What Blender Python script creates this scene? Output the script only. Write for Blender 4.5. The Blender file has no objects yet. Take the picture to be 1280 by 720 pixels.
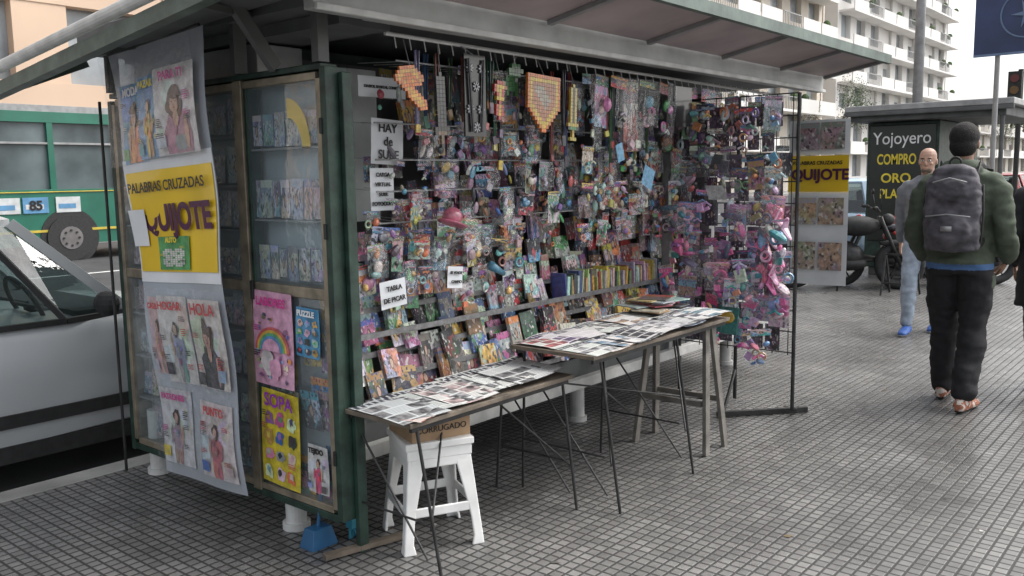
import bpy, math, random
from mathutils import Vector, Matrix, noise
random.seed(7)
R=random.random
def U(a,b): return a+(b-a)*random.random()
V=Vector
sc=bpy.context.scene
COL=sc.collection

# ---------------------------------------------------------------- materials
def newmat(name):
    m=bpy.data.materials.new(name); m.use_nodes=True
    nt=m.node_tree; nt.nodes.clear()
    out=nt.nodes.new('ShaderNodeOutputMaterial'); return m,nt,out
def nd(nt,t,**k):
    n=nt.nodes.new(t)
    for a,b in k.items(): setattr(n,a,b)
    return n
def mathn(nt,op,a,b=None):
    n=nd(nt,'ShaderNodeMath',operation=op)
    for i,x in enumerate((a,b)):
        if x is None: continue
        if isinstance(x,(int,float)): n.inputs[i].default_value=x
        else: nt.links.new(x,n.inputs[i])
    return n.outputs[0]
def mixc(nt,fac,a,b,mode='MIX'):
    n=nd(nt,'ShaderNodeMix',data_type='RGBA',blend_type=mode)
    for s,x in ((n.inputs[0],fac),(n.inputs[6],a),(n.inputs[7],b)):
        if isinstance(x,(int,float)): s.default_value=x
        elif isinstance(x,tuple): s.default_value=x if len(x)==4 else (*x,1)
        else: nt.links.new(x,s)
    return n.outputs[2]
def M(name,col,rough=.5,metal=0,var=.18,scale=6,bump=0,bscale=60,coat=0,emit=0):
    m,nt,out=newmat(name); L=nt.links.new
    p=nd(nt,'ShaderNodeBsdfPrincipled')
    tc=nd(nt,'ShaderNodeTexCoord')
    n=nd(nt,'ShaderNodeTexNoise'); n.inputs['Scale'].default_value=scale; n.inputs['Detail'].default_value=6
    L(tc.outputs['Object'],n.inputs['Vector'])
    d=tuple(c*(1-var) for c in col); b=tuple(min(1,c*(1+var)) for c in col)
    r=nd(nt,'ShaderNodeMapRange'); r.inputs[1].default_value=.3; r.inputs[2].default_value=.7
    L(n.outputs[0],r.inputs[0])
    L(mixc(nt,r.outputs[0],d,b),p.inputs['Base Color'])
    p.inputs['Roughness'].default_value=rough; p.inputs['Metallic'].default_value=metal
    p.inputs['Coat Weight'].default_value=coat; p.inputs['Coat Roughness'].default_value=.1
    if emit:
        p.inputs['Emission Color'].default_value=(*col,1); p.inputs['Emission Strength'].default_value=emit
    if bump:
        n2=nd(nt,'ShaderNodeTexNoise'); n2.inputs['Scale'].default_value=bscale
        L(tc.outputs['Object'],n2.inputs['Vector'])
        bp=nd(nt,'ShaderNodeBump'); bp.inputs['Strength'].default_value=bump; bp.inputs['Distance'].default_value=.01
        L(n2.outputs[0],bp.inputs['Height']); L(bp.outputs[0],p.inputs['Normal'])
    L(p.outputs[0],out.inputs[0]); return m
def glassy(name,tint=(.9,.95,.95),opac=.1,fac=.12,rough=.03,dif=(.6,.65,.68),crk=9):
    m,nt,out=newmat(name); L=nt.links.new
    t=nd(nt,'ShaderNodeBsdfTransparent'); t.inputs[0].default_value=(*tint,1)
    g=nd(nt,'ShaderNodeBsdfGlossy'); g.inputs['Roughness'].default_value=rough
    d=nd(nt,'ShaderNodeBsdfDiffuse'); d.inputs[0].default_value=(*dif,1)
    lw=nd(nt,'ShaderNodeLayerWeight'); lw.inputs[0].default_value=.5
    f=mathn(nt,'ADD',mathn(nt,'MULTIPLY',mathn(nt,'POWER',lw.outputs['Facing'],4.),.6),fac)
    m1=nd(nt,'ShaderNodeMixShader'); m1.inputs[0].default_value=opac
    L(t.outputs[0],m1.inputs[1]); L(d.outputs[0],m1.inputs[2])
    m2=nd(nt,'ShaderNodeMixShader'); L(f,m2.inputs[0]); L(m1.outputs[0],m2.inputs[1]); L(g.outputs[0],m2.inputs[2])
    tc=nd(nt,'ShaderNodeTexCoord'); n=nd(nt,'ShaderNodeTexNoise'); n.inputs['Scale'].default_value=crk; n.inputs['Detail'].default_value=3
    L(tc.outputs['Object'],n.inputs['Vector'])
    bp=nd(nt,'ShaderNodeBump'); bp.inputs['Strength'].default_value=.12 if rough<.05 else 1.; bp.inputs['Distance'].default_value=.02
    L(n.outputs[0],bp.inputs['Height']); L(bp.outputs[0],g.inputs['Normal'])
    L(m2.outputs[0],out.inputs[0]); return m

def cover_mat(name):
    m,nt,out=newmat(name); L=nt.links.new
    p=nd(nt,'ShaderNodeBsdfPrincipled')
    a1=nd(nt,'ShaderNodeAttribute',attribute_name='c1'); a2=nd(nt,'ShaderNodeAttribute',attribute_name='c2'); a3=nd(nt,'ShaderNodeAttribute',attribute_name='c3')
    uv=nd(nt,'ShaderNodeUVMap').outputs[0]
    seed=a1.outputs['Alpha']
    cx=nd(nt,'ShaderNodeCombineXYZ'); L(mathn(nt,'MULTIPLY',seed,37.),cx.inputs[0]); L(mathn(nt,'MULTIPLY',seed,91.),cx.inputs[1]); L(mathn(nt,'MULTIPLY',seed,13.),cx.inputs[2])
    ad=nd(nt,'ShaderNodeVectorMath',operation='ADD'); L(uv,ad.inputs[0]); L(cx.outputs[0],ad.inputs[1]); vec=ad.outputs[0]
    def vor(s,v=vec):
        n=nd(nt,'ShaderNodeTexVoronoi'); n.inputs['Scale'].default_value=s; L(v,n.inputs['Vector']); return n
    sx=nd(nt,'ShaderNodeSeparateXYZ'); L(uv,sx.inputs[0])
    n1=nd(nt,'ShaderNodeTexNoise'); n1.inputs['Scale'].default_value=2.4; n1.inputs['Detail'].default_value=5; n1.inputs['Roughness'].default_value=.55; L(vec,n1.inputs['Vector'])
    y2=mathn(nt,'ADD',sx.outputs[1],mathn(nt,'MULTIPLY',mathn(nt,'SUBTRACT',n1.outputs[0],.5),1.8))
    mr=nd(nt,'ShaderNodeMapRange'); mr.inputs[1].default_value=.38; mr.inputs[2].default_value=.55; L(y2,mr.inputs[0])
    c=mixc(nt,mr.outputs[0],a1.outputs[0],a2.outputs[0])
    v1=vor(3.3); s1=nd(nt,'ShaderNodeSeparateColor'); L(v1.outputs['Color'],s1.inputs[0])
    c=mixc(nt,mathn(nt,'MULTIPLY',mathn(nt,'GREATER_THAN',s1.outputs[0],.74),.85),c,a3.outputs[0])
    v2=vor(11); s2=nd(nt,'ShaderNodeSeparateColor'); L(v2.outputs['Color'],s2.inputs[0])
    c=mixc(nt,mathn(nt,'MULTIPLY',mathn(nt,'GREATER_THAN',s2.outputs[1],.9),.8),c,(.65,.63,.6))
    c=mixc(nt,mathn(nt,'MULTIPLY',mathn(nt,'GREATER_THAN',s2.outputs[2],.9),.85),c,(.04,.04,.05))
    nm=nd(nt,'ShaderNodeTexNoise'); nm.inputs['Scale'].default_value=6; nm.inputs['Detail'].default_value=5; L(vec,nm.inputs['Vector'])
    rm=nd(nt,'ShaderNodeMapRange'); rm.inputs[1].default_value=.35; rm.inputs[2].default_value=.65; rm.inputs[3].default_value=.55; rm.inputs[4].default_value=1.2; L(nm.outputs[0],rm.inputs[0])
    cc=nd(nt,'ShaderNodeCombineColor'); [L(rm.outputs[0],cc.inputs[i]) for i in range(3)]
    c=mixc(nt,1.,c,cc.outputs[0],'MULTIPLY')
    mp=nd(nt,'ShaderNodeMapping'); L(uv,mp.inputs[0]); mp.inputs['Location'].default_value=(-.8,-.48,0); mp.inputs['Scale'].default_value=(1.6,1,1)
    ln=nd(nt,'ShaderNodeVectorMath',operation='LENGTH'); L(mp.outputs[0],ln.inputs[0])
    wob=mathn(nt,'ADD',ln.outputs['Value'],mathn(nt,'MULTIPLY',mathn(nt,'SUBTRACT',n1.outputs[0],.5),.4))
    has=mathn(nt,'GREATER_THAN',seed,.65)
    fig=mathn(nt,'MULTIPLY',mathn(nt,'LESS_THAN',wob,.13),has)
    hair=mathn(nt,'MULTIPLY',mathn(nt,'LESS_THAN',wob,.2),has)
    c=mixc(nt,hair,c,(.1,.05,.03)); c=mixc(nt,fig,c,(.5,.33,.25))
    ti=mathn(nt,'MULTIPLY',mathn(nt,'GREATER_THAN',sx.outputs[1],.8),mathn(nt,'GREATER_THAN',mathn(nt,'FRACT',mathn(nt,'MULTIPLY',seed,7.)),.3))
    mt=nd(nt,'ShaderNodeMapping'); L(vec,mt.inputs[0]); mt.inputs['Scale'].default_value=(9,7,1)
    vt=nd(nt,'ShaderNodeTexVoronoi',distance='CHEBYCHEV'); vt.inputs['Scale'].default_value=1; L(mt.outputs[0],vt.inputs['Vector'])
    c=mixc(nt,ti,c,a3.outputs[0])
    c=mixc(nt,mathn(nt,'MULTIPLY',ti,mathn(nt,'LESS_THAN',vt.outputs[0],.3)),c,a1.outputs[0])
    L(c,p.inputs['Base Color']); p.inputs['Roughness'].default_value=.4
    p.inputs['Coat Weight'].default_value=.9; p.inputs['Coat Roughness'].default_value=.12
    n5=nd(nt,'ShaderNodeTexNoise'); n5.inputs['Scale'].default_value=3.5; n5.inputs['Detail'].default_value=4; L(vec,n5.inputs['Vector'])
    bp=nd(nt,'ShaderNodeBump'); bp.inputs['Strength'].default_value=1.; bp.inputs['Distance'].default_value=.04
    L(n5.outputs[0],bp.inputs['Height']); L(bp.outputs[0],p.inputs['Coat Normal'])
    L(p.outputs[0],out.inputs[0]); return m
def paper_mat(name):
    m,nt,out=newmat(name); L=nt.links.new
    p=nd(nt,'ShaderNodeBsdfPrincipled')
    a1=nd(nt,'ShaderNodeAttribute',attribute_name='c1'); a2=nd(nt,'ShaderNodeAttribute',attribute_name='c2')
    uv=nd(nt,'ShaderNodeUVMap').outputs[0]; seed=a1.outputs['Alpha']
    cx=nd(nt,'ShaderNodeCombineXYZ'); L(mathn(nt,'MULTIPLY',seed,37.),cx.inputs[0]); L(mathn(nt,'MULTIPLY',seed,91.),cx.inputs[1])
    ad=nd(nt,'ShaderNodeVectorMath',operation='ADD'); L(uv,ad.inputs[0]); L(cx.outputs[0],ad.inputs[1])
    sx=nd(nt,'ShaderNodeSeparateXYZ'); L(uv,sx.inputs[0])
    b=nd(nt,'ShaderNodeTexBrick',offset=.5); b.inputs['Scale'].default_value=1; b.inputs['Brick Width'].default_value=.42; b.inputs['Row Height'].default_value=.23; b.inputs['Mortar Size'].default_value=.018
    b.inputs['Color1'].default_value=(0,0,0,1); b.inputs['Color2'].default_value=(1,1,1,1); b.inputs['Mortar'].default_value=(0,0,0,1); L(ad.outputs[0],b.inputs['Vector'])
    sc_=nd(nt,'ShaderNodeSeparateColor'); L(b.outputs['Color'],sc_.inputs[0])
    lines=mathn(nt,'GREATER_THAN',mathn(nt,'SINE',mathn(nt,'MULTIPLY',sx.outputs[1],150.)),.1)
    notm=mathn(nt,'SUBTRACT',1.,b.outputs['Fac'])
    c=mixc(nt,mathn(nt,'MULTIPLY',mathn(nt,'MULTIPLY',lines,notm),.5),a1.outputs[0],(.12,.12,.13))
    n=nd(nt,'ShaderNodeTexNoise'); n.inputs['Scale'].default_value=7; n.inputs['Detail'].default_value=4; L(ad.outputs[0],n.inputs['Vector'])
    r=nd(nt,'ShaderNodeMapRange'); r.inputs[1].default_value=.35; r.inputs[2].default_value=.65; L(n.outputs[0],r.inputs[0])
    ph=mixc(nt,r.outputs[0],(.03,.03,.035),a2.outputs[0])
    c=mixc(nt,mathn(nt,'MULTIPLY',mathn(nt,'GREATER_THAN',sc_.outputs[0],.45),notm),c,ph)
    t=mathn(nt,'MULTIPLY',mathn(nt,'GREATER_THAN',sx.outputs[1],.86),mathn(nt,'LESS_THAN',sx.outputs[1],.95))
    c=mixc(nt,t,c,mixc(nt,mathn(nt,'GREATER_THAN',mathn(nt,'FRACT',mathn(nt,'MULTIPLY',sx.outputs[0],8.)),.3),a1.outputs[0],(.03,.03,.05)))
    L(c,p.inputs['Base Color']); p.inputs['Roughness'].default_value=.6
    L(p.outputs[0],out.inputs[0]); return m
def attr_mat(name,rough=.35,coat=.3,mott=0,ms=30):
    m,nt,out=newmat(name); L=nt.links.new
    p=nd(nt,'ShaderNodeBsdfPrincipled'); a=nd(nt,'ShaderNodeAttribute',attribute_name='c1')
    c=a.outputs[0]
    if mott:
        tc=nd(nt,'ShaderNodeTexCoord'); n=nd(nt,'ShaderNodeTexNoise'); n.inputs['Scale'].default_value=ms; n.inputs['Detail'].default_value=7; n.inputs['Roughness'].default_value=.65; L(tc.outputs['Object'],n.inputs['Vector'])
        r=nd(nt,'ShaderNodeMapRange'); r.inputs[1].default_value=.35; r.inputs[2].default_value=.65; r.inputs[3].default_value=1-mott; r.inputs[4].default_value=1+mott*.3; L(n.outputs[0],r.inputs[0])
        cc=nd(nt,'ShaderNodeCombineColor'); [L(r.outputs[0],cc.inputs[i]) for i in range(3)]
        c=mixc(nt,1.,c,cc.outputs[0],'MULTIPLY')
    L(c,p.inputs['Base Color']); p.inputs['Roughness'].default_value=rough; p.inputs['Coat Weight'].default_value=coat; p.inputs['Coat Roughness'].default_value=.1
    L(p.outputs[0],out.inputs[0]); return m
COVER=cover_mat('printed_cover'); PAPER=paper_mat('newsprint'); PLAST=attr_mat('coloured_plastic',.35,.6,.4,45); PRINT=attr_mat('flat_print',.4,.5,.4,22)
GLASS=glassy('cabinet_glass',(.9,.95,.96),.12,.09,.02,(.5,.58,.63))
FILM=glassy('plastic_film',(.97,.98,.99),.04,.09,.1,(.8,.82,.86),38)
POCK=glassy('pocket_film',(.98,.985,.99),.04,.04,.14,(.8,.82,.86),24)
SHEET=glassy('plastic_sheet',(.95,.96,.97),.6,.06,.16,(.6,.64,.7))
CARGL=glassy('car_glass',(.5,.58,.58),.05,.08,.02,(.1,.12,.12))
BLDGL=M('window_glass',(.08,.1,.12),.12,0,.5,.5)
GREEN=M('dark_green_paint',(.016,.038,.027),.5,0,.6,14,.15)
GREENL=M('green_grey_trim',(.1,.135,.115),.5,0,.35,8,.1)
BRONZE=M('bronze_aluminium',(.27,.23,.17),.42,.4,.35,14)
WHITE=M('white_paint',(.55,.55,.53),.5,0,.22,9,.05)
GREYM=M('grey_metal',(.3,.3,.3),.45,.4,.2,8,.05)
DARK=M('dark_metal',(.035,.035,.035),.45,.4,.4,20)
BLACK=M('black_rubber',(.02,.02,.02),.7,0,.3,20)
UNDER=M('awning_underside',(.38,.31,.315),.45,0,.25,2.5,.1,15)
DKUND=M('roof_underside',(.09,.095,.095),.6,0,.35,4)
WPLAST=M('white_plastic',(.74,.74,.72),.38,0,.12,9,0,60,.15)
WPAPER=M('white_paper',(.7,.72,.74),.6,0,.1,5)
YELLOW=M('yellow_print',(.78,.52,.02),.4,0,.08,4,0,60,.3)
INK=M('black_ink',(.015,.013,.015),.4)
WINK=M('white_ink',(.8,.8,.8),.5)
YINK=M('yellow_ink',(.75,.6,.05),.5)
RINK=M('red_ink',(.55,.03,.03),.4)
PINKI=M('pink_ink',(.6,.05,.27),.4)
CARD=M('cardboard',(.33,.22,.13),.8,0,.2,10)
WOOD=M('old_wood',(.13,.105,.08),.7,0,.4,12,.2)
BLUEP=M('blue_plastic',(.02,.10,.22),.4)
SKIN=M('skin',(.42,.25,.18),.5,0,.12,20)
SKIN2=M('skin_dark',(.25,.14,.09),.5,0,.12,20)
HAIR=M('black_hair',(.012,.01,.009),.85,0,.4,60,.8,150)
CONC=M('concrete',(.25,.245,.23),.8,0,.3,3,.2)

# ---------------------------------------------------------------- mesh builder
class MB:
    def __init__(s): s.v=[];s.f=[];s.m=[];s.uv=[];s.c=[]
    def add(s,vs,fs,m=0,uvs=None,c=None):
        o=len(s.v); s.v+= [tuple(x) for x in vs]
        for i,f in enumerate(fs):
            s.f.append(tuple(o+j for j in f)); s.m.append(m)
            s.uv.append(uvs[i] if uvs else None); s.c.append(c)
    def box(s,c,sz,m=0,rot=None,col=None,taper=1,uv=False):
        hx,hy,hz=[q/2 for q in sz]; c=V(c)
        vs=[]
        for z in (-hz,hz):
            k=taper if z>0 else 1
            for x,y in ((-hx,-hy),(hx,-hy),(hx,hy),(-hx,hy)):
                p=V((x*k,y*k,z)); p=rot@p if rot else p; vs.append(p+c)
        s.add(vs,[(3,2,1,0),(4,5,6,7),(0,1,5,4),(1,2,6,5),(2,3,7,6),(3,0,4,7)],m,[[(0,0),(1,0),(1,1),(0,1)]]*6 if uv else None,col)
    def bb(s,x0,x1,y0,y1,z0,z1,m=0,col=None): s.box(((x0+x1)/2,(y0+y1)/2,(z0+z1)/2),(x1-x0,y1-y0,z1-z0),m,None,col)
    def cyl(s,p,q,r,r2=None,n=12,m=0,col=None):
        p=V(p);q=V(q);r2=r if r2 is None else r2
        t=(q-p).normalized(); a=t.orthogonal().normalized(); b=t.cross(a)
        vs=[]
        for c,rr in ((p,r),(q,r2)):
            for i in range(n):
                an=2*math.pi*i/n; vs.append(c+a*math.cos(an)*rr+b*math.sin(an)*rr)
        s.add(vs,[(i,(i+1)%n,n+(i+1)%n,n+i) for i in range(n)]+[tuple(range(n-1,-1,-1)),tuple(range(n,2*n))],m,None,col)
    def beam(s,p,q,w,h,m=0,col=None):
        p=V(p);q=V(q);t=(q-p); L=t.length; t.normalize()
        up=V((0,0,1)) if abs(t.z)<.95 else V((1,0,0))
        a=t.cross(up).normalized(); b=a.cross(t)
        rot=Matrix((t,a,b)).transposed()
        s.box((p+q)/2,(L,w,h),m,rot,col)
    def ell(s,c,r,m=0,rot=None,nu=12,nv=8,col=None):
        c=V(c);vs=[];fs=[]
        for j in range(nv+1):
            th=math.pi*j/nv
            th=min(max(th,.05),math.pi-.05)
            for i in range(nu):
                ph=2*math.pi*i/nu
                p=V((r[0]*math.sin(th)*math.cos(ph),r[1]*math.sin(th)*math.sin(ph),r[2]*math.cos(th)))
                vs.append((rot@p if rot else p)+c)
        for j in range(nv):
            for i in range(nu):
                fs.append((j*nu+i,(j+1)*nu+i,(j+1)*nu+(i+1)%nu,j*nu+(i+1)%nu))
        fs.append(tuple(range(nu))); fs.append(tuple(range((nv+1)*nu-1,nv*nu-1,-1)))
        s.add(vs,fs,m,None,col)
    def rings(s,rs,m=0,col=None,cap=True,closed=True):
        n=len(rs[0]);vs=[p for r in rs for p in r];fs=[]
        for j in range(len(rs)-1):
            for i in range(n if closed else n-1):
                fs.append((j*n+i,j*n+(i+1)%n,(j+1)*n+(i+1)%n,(j+1)*n+i))
        if cap: fs.append(tuple(range(n-1,-1,-1))); fs.append(tuple(range((len(rs)-1)*n,len(rs)*n)))
        s.add(vs,fs,m,None,col)
    def limb(s,pts,rads,m=0,n=16,col=None,ref=(0,1,0)):
        pts=[V(p) for p in pts]; rs=[]
        N=len(pts); rads=[r if isinstance(r,tuple) else (r,r) for r in rads]
        for i in range(N):
            t=(pts[min(i+1,N-1)]-pts[max(i-1,0)]).normalized()
            rf=V(ref)
            if abs(rf.dot(t))>.9: rf=V((1,0,0)) if abs(t.x)<.8 else V((0,0,1))
            a=t.cross(rf).normalized(); b=a.cross(t).normalized()
            def ring(c,k): return [c+a*math.cos(2*math.pi*j/n)*rads[i][0]*k+b*math.sin(2*math.pi*j/n)*rads[i][1]*k for j in range(n)]
            if i==0: rs.append(ring(pts[0]-t*rads[0][0]*.7,.45)); rs.append(ring(pts[0]-t*rads[0][0]*.4,.85))
            rs.append(ring(pts[i],1))
            if i==N-1: rs.append(ring(pts[i]+t*rads[i][0]*.4,.85)); rs.append(ring(pts[i]+t*rads[i][0]*.7,.45))
        s.rings(rs,m,col)
    def torus(s,c,ax,Rr,r,n=24,k=8,m=0,col=None):
        c=V(c);ax=V(ax).normalized();a=ax.orthogonal().normalized();b=ax.cross(a);vs=[];fs=[]
        for i in range(n):
            an=2*math.pi*i/n; d=a*math.cos(an)+b*math.sin(an)
            for j in range(k):
                t=2*math.pi*j/k; vs.append(c+d*(Rr+r*math.cos(t))+ax*r*math.sin(t))
        for i in range(n):
            for j in range(k): fs.append((i*k+j,((i+1)%n)*k+j,((i+1)%n)*k+(j+1)%k,i*k+(j+1)%k))
        s.add(vs,fs,m,None,col)
    def card(s,c,xd,yd,w,h,m=0,bend=.01,cols=None,nx=3,ny=3,fn=None):
        c=V(c);xd=V(xd).normalized();yd=V(yd).normalized();n=xd.cross(yd)
        vs=[];fs=[];uvs=[]
        bx=U(-1,1)*bend;by=U(-1,1)*bend
        for j in range(ny+1):
            for i in range(nx+1):
                a=i/nx;b=j/ny
                vs.append(c+xd*(a-.5)*w+yd*(b-.5)*h+n*(bx*(1-(2*a-1)**2)+by*(1-(2*b-1)**2)*.7))
        for j in range(ny):
            for i in range(nx):
                q=j*(nx+1)+i
                fs.append((q,q+1,q+nx+2,q+nx+1))
                uvs.append([(i/nx,j/ny),((i+1)/nx,j/ny),((i+1)/nx,(j+1)/ny),(i/nx,(j+1)/ny)])
        s.add(vs,fs,m,uvs,cols or pal())
    def build(s,name,mats,parent=None,smooth=False,bevel=0,pinv=None):
        me=bpy.data.meshes.new(name); me.from_pydata(s.v,[],s.f)
        for mt in mats: me.materials.append(mt)
        me.polygons.foreach_set('material_index',s.m)
        if smooth: me.polygons.foreach_set('use_smooth',[True]*len(s.f))
        if any(u for u in s.uv):
            l=me.uv_layers.new(name='UVMap'); d=[]
            for f,u in zip(s.f,s.uv):
                for i in range(len(f)): d+= list(u[i]) if u else [0,0]
            l.data.foreach_set('uv',d)
        if any(c for c in s.c):
            for k in range(3):
                at=me.color_attributes.new(name='c%d'%(k+1),type='FLOAT_COLOR',domain='CORNER'); d=[]
                for f,c in zip(s.f,s.c):
                    q=(c[k] if c and len(c)>k else (.5,.5,.5,.5)); q=tuple(q)+((1,) if len(q)==3 else ())
                    d+= list(q)*len(f)
                at.data.foreach_set('color',d)
        me.update()
        o=bpy.data.objects.new(name,me); COL.objects.link(o)
        if bevel:
            b=o.modifiers.new('bevel','BEVEL'); b.width=bevel; b.segments=2; b.limit_method='ANGLE'
        if parent: att(o,parent)
        return o
PINV={}
def att(o,parent):
    o.parent=parent
    if parent.name in PINV: o.matrix_parent_inverse=PINV[parent.name]
def grp(name,loc=(0,0,0),rz=None,sc_=1):
    """rz None: children given in world coordinates; otherwise local coordinates"""
    e=bpy.data.objects.new(name,None); COL.objects.link(e); e.location=loc; e.empty_display_size=.2
    if rz is None: PINV[e.name]=Matrix.Translation(-V(loc))
    else: e.rotation_euler=(0,0,rz); e.scale=(sc_,)*3
    return e
PALS=[(.68,.67,.64),(.6,.57,.53),(.62,.05,.05),(.06,.15,.42),(.74,.5,.07),(.52,.12,.26),(.1,.32,.14),(.03,.03,.04),(.05,.05,.06),(.1,.35,.5),(.64,.26,.07),(.28,.12,.32),(.5,.5,.5),(.68,.38,.44),(.12,.12,.16),(.28,.42,.56),(.26,.18,.12),(.32,.3,.27)]
def desat(c,k):
    g=.3*c[0]+.59*c[1]+.11*c[2]; return tuple(x*(1-k)+g*k for x in c)
def jit(c,k=.25,ds=0): return desat(tuple(min(1,max(0,x*U(1-k,1+k))) for x in c),ds)
def pal(opts=None,k=None,ds=0):
    o=opts or PALS
    a=[jit(random.choice(o),.25,ds) for _ in range(3)]
    if k: a=[tuple(x*k for x in q) for q in a]
    return [(*a[0],R()),(*a[1],1),(*a[2],1)]
NEWS=[(.6,.59,.56),(.64,.63,.6),(.62,.6,.55),(.5,.5,.5),(.62,.6,.55)]
def newspal(colour=.25):
    a=desat(jit(random.choice(NEWS),.1),.7)
    b=jit(random.choice(PALS),.2,.5) if R()<colour else (U(.2,.5),)*3
    return [(*a,R()),(*b,1),(*a,1)]
def plain(c): return [(*c,1)]*3
def text(s,loc,size,xd,yd,mat,parent,name='lettering',bold=0,ext=.001,align='CENTER',sx=1):
    cu=bpy.data.curves.new(name,'FONT'); cu.body=s; cu.size=size; cu.align_x=align; cu.align_y='CENTER'; cu.extrude=ext; cu.offset=bold
    cu.materials.append(mat)
    o=bpy.data.objects.new(name,cu); COL.objects.link(o)
    xd=V(xd).normalized();yd=V(yd).normalized();n=xd.cross(yd)
    m=Matrix((xd*sx,yd,n)).transposed().to_4x4(); m.translation=V(loc)
    o.parent=parent
    if parent.name in PINV: o.matrix_parent_inverse=PINV[parent.name]
    o.matrix_basis=m; return o
MX=(0,-1,0)

# ---------------------------------------------------------------- ground
def pave_mat():
    m,nt,out=newmat('pavement_tiles'); L=nt.links.new
    p=nd(nt,'ShaderNodeBsdfPrincipled'); tc=nd(nt,'ShaderNodeTexCoord')
    def brick(w,mo):
        b=nd(nt,'ShaderNodeTexBrick',offset=0,squash=1); L(tc.outputs['Object'],b.inputs['Vector'])
        b.inputs['Scale'].default_value=1; b.inputs['Brick Width'].default_value=w; b.inputs['Row Height'].default_value=w
        b.inputs['Mortar Size'].default_value=mo; b.inputs['Mortar Smooth'].default_value=.6
        b.inputs['Color1'].default_value=(.18,.176,.17,1); b.inputs['Color2'].default_value=(.255,.25,.24,1); b.inputs['Mortar'].default_value=(.045,.043,.041,1)
        return b
    b1=brick(.05,.0075); b2=brick(.4,.005)
    c=mixc(nt,mathn(nt,'MULTIPLY',b2.outputs['Fac'],.6),b1.outputs['Color'],(.04,.038,.036))
    b3=brick(.4,0.0); b3.inputs['Color1'].default_value=(.76,.76,.76,1); b3.inputs['Color2'].default_value=(1.06,1.06,1.06,1)
    c=mixc(nt,.8,c,b3.outputs['Color'],'MULTIPLY')
    def mul(c,scale,lo,hi,det=8,r=.7,a=.3,b_=.7):
        n=nd(nt,'ShaderNodeTexNoise'); n.inputs['Scale'].default_value=scale; n.inputs['Detail'].default_value=det; n.inputs['Roughness'].default_value=r; L(tc.outputs['Object'],n.inputs['Vector'])
        mr=nd(nt,'ShaderNodeMapRange'); mr.inputs[1].default_value=a; mr.inputs[2].default_value=b_; mr.inputs[3].default_value=lo; mr.inputs[4].default_value=hi; L(n.outputs[0],mr.inputs[0])
        cc=nd(nt,'ShaderNodeCombineColor'); [L(mr.outputs[0],cc.inputs[i]) for i in range(3)]
        return mixc(nt,1.,c,cc.outputs[0],'MULTIPLY')
    c=mul(c,1.1,.6,1.18); c=mul(c,5,.72,1.12); c=mul(c,.45,.8,1.1,3)
    vs=nd(nt,'ShaderNodeTexVoronoi'); vs.inputs['Scale'].default_value=2.2; L(tc.outputs['Object'],vs.inputs['Vector'])
    c=mixc(nt,mathn(nt,'MULTIPLY',mathn(nt,'LESS_THAN',vs.outputs['Distance'],.045),.5),c,(.05,.05,.045))
    L(c,p.inputs['Base Color'])
    mr2=nd(nt,'ShaderNodeMapRange'); mr2.inputs[3].default_value=.2; mr2.inputs[4].default_value=.44; mr2.inputs[1].default_value=.3; mr2.inputs[2].default_value=.7
    n3=nd(nt,'ShaderNodeTexNoise'); n3.inputs['Scale'].default_value=2.3; n3.inputs['Detail'].default_value=5; L(tc.outputs['Object'],n3.inputs['Vector'])
    L(n3.outputs[0],mr2.inputs[0])
    L(mathn(nt,'ADD',mr2.outputs[0],mathn(nt,'MULTIPLY',b1.outputs['Fac'],.35)),p.inputs['Roughness'])
    bp=nd(nt,'ShaderNodeBump'); bp.inputs['Strength'].default_value=.5; bp.inputs['Distance'].default_value=.004
    L(mathn(nt,'SUBTRACT',1.,b1.outputs['Fac']),bp.inputs['Height']); L(bp.outputs[0],p.inputs['Normal'])
    L(p.outputs[0],out.inputs[0]); return m
ASPH=M('asphalt',(.05,.05,.052),.75,0,.3,1.5,.3,120)
mb=MB(); mb.add([(-700,-700,-.16),(700,-700,-.16),(700,700,-.16),(-700,700,-.16)],[(0,1,2,3)]); mb.build('ground',[ASPH])
mb=MB(); mb.add([(-200,4.5,-.12),(500,4.5,-.12),(500,24,-.12),(-200,24,-.12)],[(0,1,2,3)]); mb.build('road',[ASPH])
mb=MB()
for y in (8.4,16,19.9):
    for i in range(-6,50): mb.bb(i*6,i*6+2.4,y-.06,y+.06,-.118,-.115)
mb.build('road_markings',[M('road_paint',(.6,.6,.58),.6,0,.3,9)])
mb=MB(); mb.bb(-60,300,-12,4.45,-.15,0); mb.build('pavement',[pave_mat()])
mb=MB(); mb.bb(-60,300,4.452,4.62,-.15,.003); mb.build('kerb',[CONC],bevel=.015)
mb=MB(); mb.bb(-200,400,24,70,-.15,.01); mb.build('pavement',[CONC])
mb=MB()
for _ in range(26):
    x,y=U(1.5,9),U(.3,3.4); mb.card((x,y,.004),(1,U(-1,1),0),(U(-.1,.1),1,0),U(.01,.03),U(.01,.025),0,.002,plain(random.choice([(.5,.48,.45),(.2,.15,.08),(.1,.1,.09)])),1,1)
mb.build('litter',[PLAST])

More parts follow.
